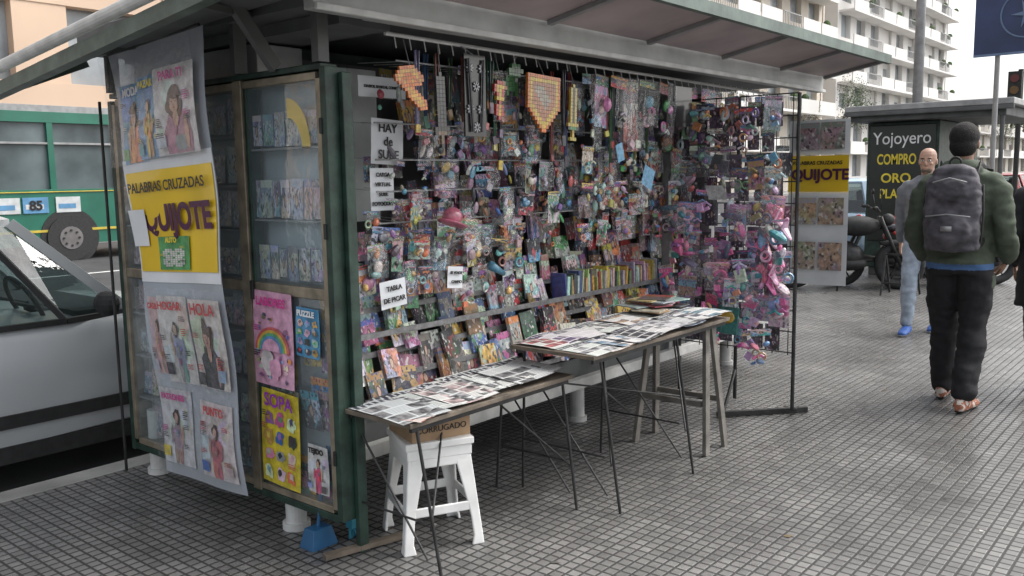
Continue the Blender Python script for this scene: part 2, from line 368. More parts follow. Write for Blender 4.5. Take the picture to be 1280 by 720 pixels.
# ---------------------------------------------------------------- big readable covers
tcolrgb={'red_ink':(.5,.03,.03),'pink_ink':(.55,.05,.27),'black_ink':(.03,.03,.03),'white_ink':(.7,.7,.7),'yellow_ink':(.7,.55,.05)}
def bigcover(fn,parent,title,bg,tcol,style,hs,tsize=.05,acc=(.6,.1,.2)):
    """fn(u,v,off)->world point; u right, v up, both 0..1"""
    m_=MB()
    def patch(u0,u1,v0,v1,col,off,nx=3,ny=4):
        vs=[];fs=[]
        for j in range(ny+1):
            for i in range(nx+1): vs.append(fn(u0+(u1-u0)*i/nx,v0+(v1-v0)*j/ny,off))
        for j in range(ny):
            for i in range(nx):
                q=j*(nx+1)+i; fs.append((q,q+1,q+nx+2,q+nx+1))
        m_.add(vs,fs,0,None,plain(col))
    def blob(cu,cv,ru,rv,col,off,n=18,sq=1,a0=0,a1=2*math.pi,wob=0):
        c=fn(cu,cv,off); vs=[c];fs=[]; sd=R()*50
        for i in range(n+1):
            a=a0+(a1-a0)*i/n; k=1+wob*noise.noise(V((math.cos(a)*1.6+sd,math.sin(a)*1.6,sd)))
            uu=min(.99,max(.01,cu+k*ru*math.copysign(abs(math.cos(a))**sq,math.cos(a)))); vv=min(.99,max(.01,cv+k*rv*math.copysign(abs(math.sin(a))**sq,math.sin(a))))
            vs.append(fn(uu,vv,off))
        for i in range(n): fs.append((0,i+1,i+2))
        m_.add(vs,fs,0,None,plain(col))
    patch(0,1,0,1,bg,0,6,8)
    o=.0015; fl=random.choice((-1,1)); X=U(.46,.58)
    def bx(dx,cv,ru,rv,col,off,**k): blob(X+fl*dx,cv,ru,rv,col,off,26,1,wob=k.get('w',.25))
    if style in('person','full'):
        for _ in range(5): blob(U(.1,.9),U(.1,.8),U(.1,.3),U(.08,.22),jit(bg,.2),o*.5,20,1,wob=.8)
    if style=='person':
        sk=jit((.55,.35,.26),.12); hair=random.choice([(.1,.05,.03),(.3,.18,.08),(.03,.02,.02)])
        bx(0,.16,U(.3,.4),.34,acc,2*o,w=.35); bx(.02,.57,.16,U(.14,.22),hair,3*o,w=.6); bx(0,.40,.065,.1,sk,4*o); bx(.01,.57,.1,.115,sk,5*o,w=.15)
        bx(-.02,.665,.12,.055,hair,6*o,w=.6); bx(-.035,.585,.016,.007,(.06,.04,.03),6*o); bx(.05,.585,.016,.007,(.06,.04,.03),6*o); bx(.01,.52,.024,.008,(.45,.1,.1),6*o)
        bx(.015,.55,.012,.02,jit((.42,.26,.2),.1),5.6*o)
        bx(-.22,.24,.05,.18,sk,4*o,w=.5); bx(.12,.2,.1,.2,jit(acc,.4),3*o,w=.7); bx(-.05,.12,.14,.1,jit(acc,.4),3.5*o,w=.7)
    elif style=='full':
        sk=jit((.55,.35,.26),.12)
        bx(0,.38,.15,.18,acc,2*o,w=.5); bx(-.06,.15,.065,.17,jit(acc,.4),1.8*o,w=.3); bx(.07,.15,.06,.17,jit(acc,.4),1.9*o,w=.3)
        bx(0,.63,.09,.085,(.07,.04,.03),3*o,w=.5); bx(0,.615,.055,.065,sk,4*o); bx(-.17,.42,.035,.13,sk,3*o,w=.6); bx(.17,.4,.04,.12,acc,3*o,w=.6)
        for k in range(4): bx(U(-.08,.08),U(.25,.5),U(.02,.06),U(.02,.05),jit(acc,.6),5*o,w=.8)
    elif style=='grid':
        for i in range(3):
            for j in range(4):
                c=jit(random.choice(PALS),.3); blob(.2+.3*i+U(-.03,.03),.12+.19*j,.11,.07,c,2*o,14,.8,wob=.6); blob(.2+.3*i,.14+.19*j,.05,.035,jit(random.choice(PALS),.3),3*o,10,wob=.8)
    elif style=='kids':
        for k in range(40): blob(U(.08,.92),U(.05,.75),U(.02,.07),U(.012,.035),jit(random.choice(PALS),.3),(2+k*.05)*o,10,wob=.6)
        for k,c in enumerate(((.6,.12,.12),(.7,.45,.08),(.12,.42,.2),(.12,.28,.55))): blob(.5,.38,.42-.05*k,.25-.03*k,c,(5+k)*o,20,1,0,math.pi)
        blob(.5,.38,.22,.13,bg,9.2*o,20,1,0,math.pi)
        blob(.4,.25,.16,.12,(.65,.6,.6),6*o,wob=.5); blob(.62,.2,.14,.12,(.7,.35,.5),7*o,wob=.5)
    elif style=='crossword':
        for i in range(9):
            for j in range(9):
                if (i*7+j*5+i*j)%4: patch(.14+.08*i,.208+.08*i,.1+.06*j,.152+.06*j,(.7,.69,.65),2*o,1,1)
    if style in('person','full'):
        for k in range(random.randint(1,2)):
            u0=.04 if k==0 else .72; v0=U(.03,.1); patch(u0,u0+.22,v0,v0+.14,jit(random.choice(PALS),.2),6*o,1,1)
    for k in range(7 if style in('person','full') else 3):
        v=U(.22,.78); side=random.choice((.04,.74)); c=jit(random.choice([(.05,.05,.06),tcolrgb.get(tcol.name,(.5,.1,.1))]),.1)
        for q in range(3):
            w_=U(.1,.2); patch(side,side+w_,v-q*.022,v-q*.022+.010,c,6.5*o,1,1)
    m_.build('magazine_cover',[PRINT],parent)
    p=fn(.5,.89,.013); text(title,p,tsize,fn(1,.88,0)-fn(0,.88,0),fn(.5,1,0)-fn(.5,.7,0),tcol,parent,'cover_title',.0015,.0005)

# ---------------------------------------------------------------- newsstand
ns=grp('newsstand',(4.3,3.5,0))
mb=MB()
mb.bb(2.5,6.5,3.42,4.4,.33,2.1,0)
mb.bb(2.28,6.5,2.88,3.42,.33,.47,1)
mb.bb(2.28,6.5,2.83,2.878,.30,.36,2)
mb.bb(2.262,2.5,3.30,4.36,.34,2.08,3)
mb.build('body',[GREEN,DKUND,WHITE,GREYM],ns,bevel=.004)
mb=MB()
mb.bb(2.5,5.62,3.36,3.418,.472,2.04,2)
mb.bb(5.56,5.62,2.86,3.36,.472,2.04)
mb.bb(5.5,5.558,2.84,2.9,.472,2.04,1)
mb.bb(5.0,5.04,2.86,2.92,.36,2.04,1)
mb.build('display_board',[M('board_grey',(.36,.37,.36),.6),GREYM,M('board_dark',(.10,.10,.10),.7)],ns)
mb=MB()
for x,y in ((2.2,3.09),(2.21,4.27),(4.3,3.1),(6.3,3.1),(6.3,4.2),(4.3,4.2)):
    mb.cyl((x,y,.03),(x,y,.335),.045,n=20); mb.cyl((x,y,0),(x,y,.03),.06,n=20)
mb.build('legs',[WHITE],ns)
mb=MB()
mb.bb(2.1,6.6,2.56,4.6,2.14,2.26,0)
mb.add([(2.1,2.6,2.25),(6.6,2.6,2.25),(6.6,4.6,2.25),(2.1,4.6,2.25),(4.3,3.6,2.5)],[(0,1,4),(1,2,4),(2,3,4),(3,0,4)],1)
mb.build('roof',[DKUND,GREEN],ns)
mb=MB()
mb.bb(1.95,6.62,2.50,2.556,2.08,2.2,0)
mb.bb(1.95,6.62,2.48,2.498,2.075,2.10,1)
mb.bb(2.3,6.6,2.60,2.66,2.10,2.138,0)
mb.build('fascia_beam',[M('fascia_grey',(.36,.37,.36),.45,.1,.22,5),WHITE],ns,bevel=.004)
mb=MB()
def P3(x,k,dz=0): return V((x,2.49-(.44*k),2.19+.085*k+dz))
A=[P3(1.7,0),P3(6.62,0),P3(6.62,1),P3(1.7,1)]
mb.add(A+[a+V((0,0,.02)) for a in A],[(0,1,2,3),(7,6,5,4),(0,4,5,1),(1,5,6,2),(2,6,7,3),(3,7,4,0)],0)
for x in (2.4,3.25,4.1,4.95,5.8,6.58):
    mb.beam(P3(x,.02,-.012),P3(x,.98,-.012),.035,.02,1)
mb.beam(P3(1.7,1.02,-.0),P3(6.64,1.02,-.0),.035,.06,2)
mb.build('front_awning',[UNDER,GREYM,GREENL],ns)
mb=MB()
q=[V((1.7,2.05,2.20)),V((1.7,4.62,1.93)),V((2.14,4.62,2.12)),V((2.14,2.49,2.19))]
mb.add(q+[a+V((0,0,.02)) for a in q],[(0,1,2,3),(7,6,5,4),(0,4,5,1),(1,5,6,2),(2,6,7,3),(3,7,4,0)],0)
mb.beam(q[0],q[1],.05,.06,1)
mb.beam(q[1]+V((0,-.01,0)),q[2]+V((0,-.01,-.01)),.04,.05,1)
for k in (.3,.62):
    a=q[0].lerp(q[1],k); b=q[3].lerp(q[2],k); mb.beam(a+V((0,0,-.015)),b+V((0,0,-.015)),.03,.025,3)
mb.cyl((1.66,1.9,2.27),(1.66,4.9,1.985),.026,n=14,m=2)
mb.beam((2.14,3.0,1.94),(1.95,2.98,2.16),.03,.05,3)
mb.beam((2.16,2.74,1.94),(2.16,2.74,2.18),.04,.05,3)
mb.beam((2.16,3.28,1.94),(2.16,3.28,2.15),.03,.06,3)
mb.beam((2.16,4.38,1.94),(2.16,4.38,2.12),.03,.06,3)
mb.bb(2.24,2.5,2.72,4.4,2.09,2.139,0)
mb.build('side_flap',[DKUND,GREENL,WHITE,M('bracket_grey',(.08,.085,.08),.5)],ns)
mb=MB()
x0,x1=2.135,2.225
def post(y,w,m,z0=.15,z1=1.91,xx0=x0,xx1=x1): mb.bb(xx0,xx1,y-w/2,y+w/2,z0,z1,m)
post(2.70,.035,1,.14,1.92,2.13,2.24); post(2.735,.03,0,.18,1.88)
post(3.275,.06,0); post(3.225,.02,1,.18,1.88,2.14,2.2); post(4.385,.035,1,.12,1.9); post(4.35,.03,0,.18,1.88)
for y0,y1 in ((2.752,3.243),(3.307,4.333)):
    for z,h in ((.175,.03),(1.05,.045),(1.89,.03)):
        mb.bb(x0+.004,x1-.004,y0,y1,z-h/2,z+h/2,0)
mb.bb(2.14,2.22,2.72,4.39,1.912,1.935,1); mb.bb(2.14,2.22,2.72,4.39,.125,.157,1)
mb.bb(2.19,2.236,2.655,2.68,0.0,1.9,1)
mb.cyl((2.11,4.43,.0),(2.11,4.43,1.9),.008,n=8,m=2)
for z in (.4,1.3,1.7): mb.cyl((2.128,2.715,z-.03),(2.128,2.715,z+.03),.008,n=8,m=2)
mb.bb(2.12,2.134,3.21,3.23,1.0,1.08,2)
mb.build('cabinet_frame',[BRONZE,GREEN,DARK],ns,bevel=.003)
mb=MB()
mb.bb(2.226,2.232,2.72,3.27,.17,1.9,0); mb.bb(2.245,2.26,3.31,4.36,.17,1.9,0)
for z in (1.62,1.33): mb.bb(2.155,2.222,2.755,3.24,z,z+.008,1)
for z in (1.68,1.47,1.28,.84,.62,.4): mb.bb(2.155,2.24,3.31,4.33,z,z+.008,1)
mb.build('cabinet_shelves',[M('cabinet_back',(.4,.45,.47),.5,0,.3,3),GREYM],ns)
mb=MB()
BLUEW=[(.6,.62,.64),(.5,.56,.6),(.35,.43,.5),(.6,.55,.52),(.27,.35,.43),(.5,.43,.43),(.6,.45,.48),(.55,.6,.64),(.2,.22,.26)]
for z,h in ((1.63,.17),(1.34,.19),(1.09,.16)):
    y=2.78
    while y<3.2:
        w=U(.05,.09); mb.box((2.19,y+w/2,z+h*.42),(.035,w*.9,h*U(.7,.85)),0,Matrix.Rotation(U(-.08,.08),3,'Z'),plain(jit(random.choice(BLUEW)))); mb.card((2.168,y+w/2,z+h*.43),MX,(U(0,.03),U(-.04,.04),1),w*.92,h*U(.72,.9),0,.003,pal(BLUEW)); y+=w
for z in (1.69,1.48,1.29,1.08,.85,.63,.41,.2):
    y=3.33
    while y<4.28:
        w=U(.08,.15); h=U(.11,.16); mb.card((2.19,y+w/2,z+.01+h/2),MX,(U(.0,.12),U(-.08,.08),1),w,h,0,.004,pal(BLUEW,.8)); y+=w*U(.9,1.2)
for z,y0,y1 in ((.8,2.77,2.94),(.5,2.77,2.95),(.22,2.77,2.93),(.6,2.95,3.2),(.22,2.95,3.2)):
    for _ in range(4):
        mb.card((U(2.17,2.2),U(y0,y1),z+U(0,.16)),MX,(0,U(-.2,.2),1),.12,.16,0,.004,pal())
mb.build('cabinet_magazines',[COVER],ns)
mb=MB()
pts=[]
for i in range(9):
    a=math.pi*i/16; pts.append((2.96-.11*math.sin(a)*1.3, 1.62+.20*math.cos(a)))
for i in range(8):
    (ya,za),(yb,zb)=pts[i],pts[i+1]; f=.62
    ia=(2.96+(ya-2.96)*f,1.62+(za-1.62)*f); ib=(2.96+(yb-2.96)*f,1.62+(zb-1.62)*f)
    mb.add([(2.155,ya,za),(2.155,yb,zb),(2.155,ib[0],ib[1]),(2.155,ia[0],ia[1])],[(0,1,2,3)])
mb.build('yellow_arch_reflection',[YELLOW],ns)  # reflection in the pane, put in as a flat yellow arch behind it
mb=MB()
for y0,y1 in ((2.752,3.243),(3.307,4.333)):
    for z0,z1 in ((.192,1.026),(1.074,1.873)): mb.add([(2.146,y0,z0),(2.146,y0,z1),(2.146,y1,z1),(2.146,y1,z0)],[(0,1,2,3)])
mb.build('cabinet_glass',[GLASS],ns)
def flatfn(x,yc,zc,w,h,tilt=0):
    def f(u,v,off):
        a=(u-.5)*w;b=(v-.5)*h
        return V((x-off-.003*math.sin(u*3+v*4),yc-a-b*tilt,zc+b-a*tilt))
    return f
bigcover(flatfn(2.128,3.09,.84,.27,.40,.02),ns,'LABORES',(.7,.38,.53),PINKI,'kids',0,.05)
bigcover(flatfn(2.126,3.07,.415,.26,.41,.04),ns,'SOPA',(.62,.5,.04),M('violet_ink',(.25,.03,.35),.4),'grid',0,.08)
bigcover(flatfn(2.132,2.86,.89,.15,.2,.03),ns,'PUZZLE',(.06,.27,.48),WINK,'grid',0,.032)
bigcover(flatfn(2.132,2.83,.33,.13,.2,.0),ns,'TEJIDO',(.6,.6,.58),INK,'full',0,.03)
# merchandise wall
mb=MB()
COMIC=[(.6,.07,.06),(.7,.48,.08),(.07,.15,.4),(.1,.3,.13),(.64,.61,.56),(.6,.26,.08),(.05,.05,.06),(.05,.05,.06),(.45,.12,.25),(.3,.44,.54),(.45,.4,.35),(.64,.62,.6)]
rows=[(.50,2.94,.12,.18,.085,.25),(.62,2.98,.11,.15,.08,.25),(.72,3.01,.10,.14,.075,.22),(.82,3.05,.10,.13,.075,.2),(.91,3.09,.10,.14,.08,.15),
      (1.01,3.11,.09,.13,.08,.12),(1.13,3.12,.09,.13,.085,.1),(1.25,3.12,.09,.13,.09,.08),(1.38,3.13,.09,.13,.095,.05),(1.52,3.15,.1,.15,.11,.05),(1.70,3.17,.11,.17,.12,.05),(1.88,3.18,.11,.16,.14,.05)]
for z,y,w,h,st,lean in rows:
    x=2.34 if z<1.2 else 2.9
    while x<5.5:
        if R()>.14:
            dark=R()<.3; cp=pal(COMIC if z<.85 else None,.35 if dark else .95)
            ww=w*U(.75,1.2); hh=h*U(.8,1.25); rz=U(-.3,.3); ry=U(-.1,.1); rx=-(lean+U(-.05,.1)); yy=y+U(-.07,.03); th=U(.004,.03)
            rot=Matrix.Rotation(rz,3,'Z')@Matrix.Rotation(rx,3,'X')@Matrix.Rotation(ry,3,'Y')
            cc=V((x+U(-.01,.01),yy,z+h/2+U(-.025,.025)))
            mb.box(cc,(ww,th,hh),0,rot,cp,1,True)
        x+=st*U(.8,1.25)
mb.build('magazines',[COVER],ns)
def toybag(mb_,c,xd,w,h,cols,film=True,full=.3,dep=.03,ds=.1,bl=(.16,.3),hp=None,nb=(2,5)):
    """blister/bag: header card, contents, clear film in front"""
    c=V(c);xd=V(xd).normalized();n=xd.cross(V((0,0,1)))
    rl=U(-.12,.12); up=(V((0,0,1))+xd*rl).normalized(); xr=(xd-V((0,0,1))*rl).normalized()
    hd=h*U(.12,.22)
    mb_.card(c+up*(h/2-hd/2),xr,up,w,hd,1,.002,pal(hp,None,ds),2,1)
    if R()<full: mb_.card(c-n*.004-up*hd/2,xr,up,w*.96,h-hd,1,.004,pal(cols,.9,ds),2,2)
    for _ in range(random.randint(*nb)):
        p=c+xr*U(-.3,.3)*w+up*(U(-.42,.2)*h)+n*U(.2,.8)*dep
        r=U(*bl)*w; cl=plain(jit(random.choice(cols),.25,ds)); t=R()
        if t<.4: mb_.ell(p,(r*U(.4,1),r*.5,r*U(.5,1.3)),0,Matrix.Rotation(U(-1.5,1.5),3,n),9,6,cl)
        elif t<.65: mb_.box(p,(r*1.3,r*.5,r*U(.6,1.8)),0,Matrix.Rotation(U(-.7,.7),3,n)@(Matrix.Rotation(math.pi/2,3,'Z') if abs(xd.y)>.5 else Matrix.Identity(3)),cl)
        elif t<.8: mb_.torus(p,n,r*.7,r*.2,12,5,0,cl)
        else: mb_.limb([p-xr*r*.8,p+up*r*.5,p+xr*r*.8],[r*.22]*3,0,6,cl)
    if film: mb_.card(c+n*dep*.95,xr,(up+n*U(-.1,.1)),w*1.04,h*1.0,2,.02,None,3,3)
TOY=[(.55,.09,.09),(.68,.44,.1),(.1,.3,.48),(.55,.27,.36),(.12,.34,.17),(.56,.54,.52),(.27,.14,.36),(.06,.06,.07),(.04,.04,.05),(.2,.43,.48),(.35,.2,.12),(.62,.62,.64),(.33,.33,.33),(.66,.64,.6),(.66,.2,.06)]
PINK=[(.8,.24,.44),(.72,.13,.34),(.78,.42,.56),(.25,.46,.62),(.38,.2,.46),(.68,.55,.58),(.1,.28,.5),(.6,.36,.2),(.07,.34,.38),(.45,.34,.55),(.66,.66,.68),(.15,.12,.2),(.75,.18,.4)]
mb=MB()
for i in range(135):
    x=U(2.62,5.3); z=random.choice([1.2,1.36,1.5,1.66])+U(-.04,.04)
    toybag(mb,(x,U(2.82,3.04),z),(1,U(-.5,.5),0),U(.06,.11),U(.11,.17),TOY,R()<.45,.6,.03,.1,(.18,.34),None,(2,5))
for i in range(34):
    x=U(2.45,3.7); z=U(.95,1.3)
    toybag(mb,(x,U(2.86,2.96),z),(1,U(-.4,.4),0),U(.08,.12),U(.10,.16),TOY,R()<.5,.8,.02,.1)
mb.build('blister_packs',[PLAST,COVER,FILM],ns)
mb=MB()
x=3.95
while x<5.4:
    w=U(.010,.026);h=U(.10,.16); c=jit(random.choice([(.6,.58,.5),(.5,.45,.2),(.3,.08,.06),(.08,.12,.25),(.5,.42,.12),(.1,.1,.1),(.15,.22,.15),(.55,.53,.5)]),.3); mb.box((x,2.97+U(-.01,.01),.80+h/2),(w,.1,h),0,Matrix.Rotation(U(-.12,.12),3,'Y'),plain(c)); x+=w+.004
for z,y in ((.49,2.87),(.61,2.92),(.715,2.96),(.815,2.90),(.905,3.02)): mb.bb(2.3,5.5,y,y+.012,z-.01,z+.015,0,plain((.2,.2,.2)))
for i in range(150):
    x=U(2.6,5.4); z=random.choice([1.22,1.37,1.5,1.66,1.85])+U(-.05,.05)
    mb.ell((x,U(2.84,3.0),z),(U(.006,.024),U(.006,.014),U(.012,.04)),0,Matrix.Rotation(U(-1,1),3,'Y'),8,5,plain(jit(random.choice(TOY),.3)))
for z,y in ((1.99,2.8),(1.74,2.95),(1.58,2.95),(1.44,2.95),(1.30,2.95)):
    mb.cyl((2.6,y,z),(5.5,y,z),.004,n=6,col=plain((.35,.35,.35)))
    for k in range(30):
        x=2.65+k*.095; mb.cyl((x,y,z),(x,y+.3,z+.02),.002,n=4,col=plain((.4,.4,.4)))
mb.build('small_toys',[PLAST],ns)
mb=MB(); mb.cyl((2.5,2.75,2.085),(6.5,2.75,2.06),.009,n=10)
for k in range(46):
    x=2.55+k*.085; mb.cyl((x,2.75,2.08),(x,2.74,2.03),.0025,n=5)
mb.build('hanging_rod',[WPLAST],ns)
mb=MB()
for i in range(40):
    x=U(2.66,4.6)
    if 3.36<x<3.64: continue
    y=U(2.76,2.86); L_=U(.18,.5); c=plain(jit(random.choice([(.03,.03,.04),(.04,.04,.05),(.3,.05,.05),(.05,.1,.25),(.35,.3,.12),(.4,.4,.4),(.06,.16,.08)]),.3)); w=U(.008,.014)
    mb.beam((x-.008,y,2.04),(x-.012,y,2.04-L_),w,.003,0,c); mb.beam((x+.012,y,2.04),(x-.004,y,2.04-L_),w,.003,0,c)
    mb.box((x-.008,y-.004,2.04-L_-.02),(U(.02,.045),.008,U(.03,.06)),0,Matrix.Rotation(U(-.3,.3),3,'Y'),plain(jit(random.choice(TOY),.3)))
mb.build('lanyards',[PLAST],ns)
def notice(lines,c,w,h,size,mat=INK,tilt=0):
    g=MB(); g.card(c,(1,0,tilt),(-tilt,0,1),w,h,0,.003,None,3,3); g.build('handwritten_notice',[WPAPER],ns,True)
    for i,l in enumerate(lines):
        text(l,(c[0],c[1]-.008,c[2]+h/2-(i+.7)*h/(len(lines)+.4)),size,(1,0,tilt),(-tilt,0,1),mat,ns,'notice_lettering',.0008)
notice(['HAY','de','SUBE'],(2.70,2.98,1.66),.19,.2,.055,tilt=-.05)
notice(['CARGA','VIRTUAL','SUBE','FOTOCOPIA'],(2.68,3.0,1.45),.14,.19,.024)
notice(['TABLA','DE PICAR'],(2.58,2.84,1.0),.15,.12,.03,tilt=.08)
notice(['SE VENDE','CAMBIO'],(2.93,2.80,1.04),.1,.1,.018,tilt=-.1)
notice(['DIARIOS, REVISTAS, CONSULTE'],(2.70,3.0,1.90),.28,.09,.016)
mb=MB(); mb.bb(2.5,2.84,3.2,3.21,1.3,2.0); mb.build('white_backing_panel',[M('pale_panel',(.45,.47,.46),.5)],ns)
mb=MB()
mb.card((4.2,2.72,1.62),(1,0,.3),(-.3,0,1),.07,.1,0,.004,plain((.2,.45,.65))); mb.card((4.5,2.72,1.48),(1,0,-.4),(.4,0,1),.12,.12,0,.004,plain((.25,.48,.68)))
mb.build('blue_tags',[PLAST],ns)
def pixel(name,rows_,cmap,c,px,ang=0):
    g=grp(name,c); m_=MB(); rot=Matrix.Rotation(ang,3,'Y')
    h=len(rows_);w=max(len(r) for r in rows_)
    for j,r in enumerate(rows_):
        for i,ch in enumerate(r):
            if ch in cmap:
                p=rot@V(((i-w/2)*px,0,(h/2-j)*px))
                m_.box(V(c)+p,(px*.93,px*.8,px*.93),0,rot,plain(jit(cmap[ch],.08)))
    m_.cyl(V(c)+rot@V((0,0,h/2*px)),(c[0],2.75,2.07),.002,n=4,col=plain((.3,.3,.3)))
    m_.build('beads',[PLAST],g)
O=(.75,.2,.03);Yc=(.75,.5,.05);Rd=(.5,.05,.04);K=(.03,.03,.03);W=(.6,.58,.54);Gn=(.06,.25,.08)
pixel('toy_gun',['..OOOOOO....','.OYYYYYYO...','OYYOOOOYYO..','OYOOOOOOYOO.','.OOYOOYOOYO.','..OOOOOOOO..','...OYYO.....','....OYYO....','....OYYYO...','.....OYYYO..','......OYYYO.','.......OYYO.','........OOO.'],{'O':O,'Y':(.75,.42,.06)},(2.60,2.70,1.86),.0145,-.15)
pixel('toy_shield',['OOOOOOOOOOOOOO','OYYYYYYYYYYYYO','OYRRRRRRRRRRYO','OYRWWWWRRRRRYO','OYRWWWWWRRRRYO','OYRRWWWWWRRRYO','OYRRRWWWWWRRYO','OYRRRRWWWRRRYO','OYYRRRRWRRRYYO','.OYYRRRRRRYYO.','..OYYRRRRYYO..','...OYYRRYYO...','....OYYYYO....','.....OYYO.....','......OO......'],{'O':O,'Y':Yc,'R':(.5,.2,.1),'W':(.45,.38,.3)},(3.50,2.71,1.84),.0185,.04)
pixel('toy_sword',['..Y..','.YKY.','.YKY.','.YKY.','.YKY.','.YKY.','.YKY.','.YKY.','.YKY.','.YKY.','.YKY.','YYYYY','KGGGK','..Y..','..Y..','.YYY.'],{'Y':(.6,.45,.08),'K':K,'G':Gn},(3.76,2.72,1.81),.018,.05)
pixel('toy_sword',['..K..','.KGK.','.KGK.','.KGK.','.KRK.','.KGK.','.KGK.','.KGK.','.KGK.','.KGK.','.KGK.','.KGK.','.KGK.','KKKKK','KOOOK','..O..','..O..','..K..'],{'K':K,'G':(.05,.05,.06),'O':(.2,.13,.08),'R':(.1,.1,.11)},(2.80,2.73,1.78),.018,-.03)
pixel('toy_dagger',['.RRR.','RYYYR','RYYR.','.RYR.','.YYY.','..R..','.RYR.','.RYR.','.RYR.','..R..'],{'R':Rd,'Y':Yc},(3.18,2.72,1.84),.018,.08)
pixel('toy_dinosaur',['....GGG.','...GGKGG','...GGGG.','..GGGW..','GGGGGG..','.GGGGG..','..G..G..'],{'G':(.07,.2,.08),'K':K,'W':W},(3.34,2.78,1.95),.022)
g=grp('toy_ninja_set',(2.99,2.7,1.87)); m_=MB()
m_.box((2.99,2.71,1.86),(.14,.01,.36),0,None,plain((.015,.015,.018)))
for p in ((2.95,1.98),(3.03,1.98),(2.99,1.9),(3.02,1.8),(2.95,1.8),(2.99,1.72)):
    for a in range(4): m_.box((p[0],2.70,p[1]),(.045,.006,.007),0,Matrix.Rotation(a*math.pi/4,3,'Y'),plain((.3,.3,.32)))
m_.cyl((2.97,2.7,2.04),(2.94,2.75,2.08),.003,n=4,col=plain((.3,.3,.3)))
for s_ in (-1,1): m_.cyl((2.99+s_*.05,2.695,2.02),(2.99+s_*.03,2.695,1.7),.007,n=6,col=plain((.05,.05,.06)))
m_.build('weapon_set',[PLAST],g)
mb=MB()
x=3.92
while x<6.3:
    w=U(.11,.16); h=U(.22,.42)
    if not (4.72<x<4.95): toybag(mb,(x,2.74+U(-.03,.03),2.03-h/2),(1,U(-.2,.2),0),w,h,TOY+PINK[:3],R()<.8,.12,.04,.0,(.16,.32))
    x+=w*1.05
for x in (3.9,3.62,3.05,3.28): toybag(mb,(x,2.82,1.88),(1,0,0),.12,.24,TOY)
mb.box((4.86,2.7,1.9),(.2,.02,.24),0,None,plain((.015,.015,.018)))
for z in (1.58,1.38):
    x=4.0
    while x<5.0:
        toybag(mb,(x,2.82+U(-.03,.03),z),(1,U(-.2,.2),0),.09,.15,TOY,R()<.5); x+=U(.13,.25)
mb.build('hanging_toys',[PLAST,COVER,FILM],ns,False)
mb=MB(); mb.ell((2.9,2.78,1.32),(.05,.045,.045),0,None,14,8,plain((.5,.14,.2))); mb.ell((2.9,2.78,1.29),(.085,.06,.012),0,Matrix.Rotation(.3,3,'Y'),14,6,plain((.45,.1,.17)))
mb.cyl((3.2,2.82,1.07),(3.3,2.82,1.02),.024,.012,n=10,col=plain((.08,.25,.36)))
mb.build('plastic_hats',[PLAST],ns,True)
# right-hand display stand
dd=grp('toy_display_stand',(5.12,2.5,0))
mb=MB()
for y in (2.08,2.46,2.86): mb.cyl((5.14,y,.06),(5.14,y,1.96),.012,n=8)
z=.4
while z<1.97: mb.cyl((5.14,2.08,z),(5.14,2.86,z),.004,n=6); z+=.13
for k in range(8): mb.cyl((5.15,2.12+k*.1,.38),(5.15,2.12+k*.1,1.96),.003,n=5)
mb.beam((4.86,2.44,.02),(5.3,2.05,.02),.03,.03); mb.beam((5.0,2.88,.02),(5.28,2.86,.02),.03,.03)
mb.cyl((5.14,2.08,.06),(5.25,2.1,.02),.012); mb.cyl((4.9,2.42,.02),(5.14,2.46,.25),.01)
mb.build('grid_frame',[DARK],dd)
mb=MB()
z=1.84; row=0
while z>.42:
    y=2.10+(.05 if row%2 else 0)+(.06 if z>1.55 else 0)
    while y<2.88:
        w=U(.09,.14);h=U(.15,.24); low=z<1.32; cols=PINK if low else TOY
        mb.card((5.12,y+w/2,z),MX,(0,0,1),w*.8,h*.7,1,.004,pal([(.04,.04,.05),(.1,.06,.09),(.13,.1,.14)]),2,2)
        if not (z<.66 and y>2.52): toybag(mb,(5.05+U(-.11,.04),y+w/2-.02+U(-.03,.02),z+U(-.05,.05)),(U(-.7,.5),-1,0),w,h,cols,R()<.4,.25,.06,.0 if low else .15,(.2,.38),PINK if low else None,(3,6))
        y+=w*U(.85,1.15)
    z-=.15; row+=1
for k in range(24):
    toybag(mb,(4.96+U(-.08,.05),U(2.08,2.75),U(.5,1.3)),(U(-.8,.6),-1,0),U(.09,.14),U(.14,.22),PINK,R()<.6,.2,.06,.0,(.2,.4),PINK,(3,6))
# pink soft pouches clustered at the outer edge, small blue dolls packets
for k in range(9):
    p=V((4.98+U(-.04,.04),U(2.06,2.2),1.28-k*.055)); c=plain(jit(random.choice(PINK[:3]),.15))
    mb.limb([p+V((0,0,.05)),p+V((.01,.02,0)),p+V((0,-.015,-.05))],[(.02,.012),(.04,.018),(.03,.012)],0,8,c)
mb.box((4.95,2.42,.6),(.02,.13,.17),0,Matrix.Rotation(.1,3,'X'),plain((.06,.24,.22))); mb.ell((4.935,2.42,.62),(.012,.05,.04),0,None,12,8,plain((.55,.35,.05)))
mb.card((4.92,2.5,1.38),MX,(0,.3,1),.12,.09,0,.004,plain((.5,.5,.5)))
mb.build('bagged_toys',[PLAST,COVER,FILM],dd)

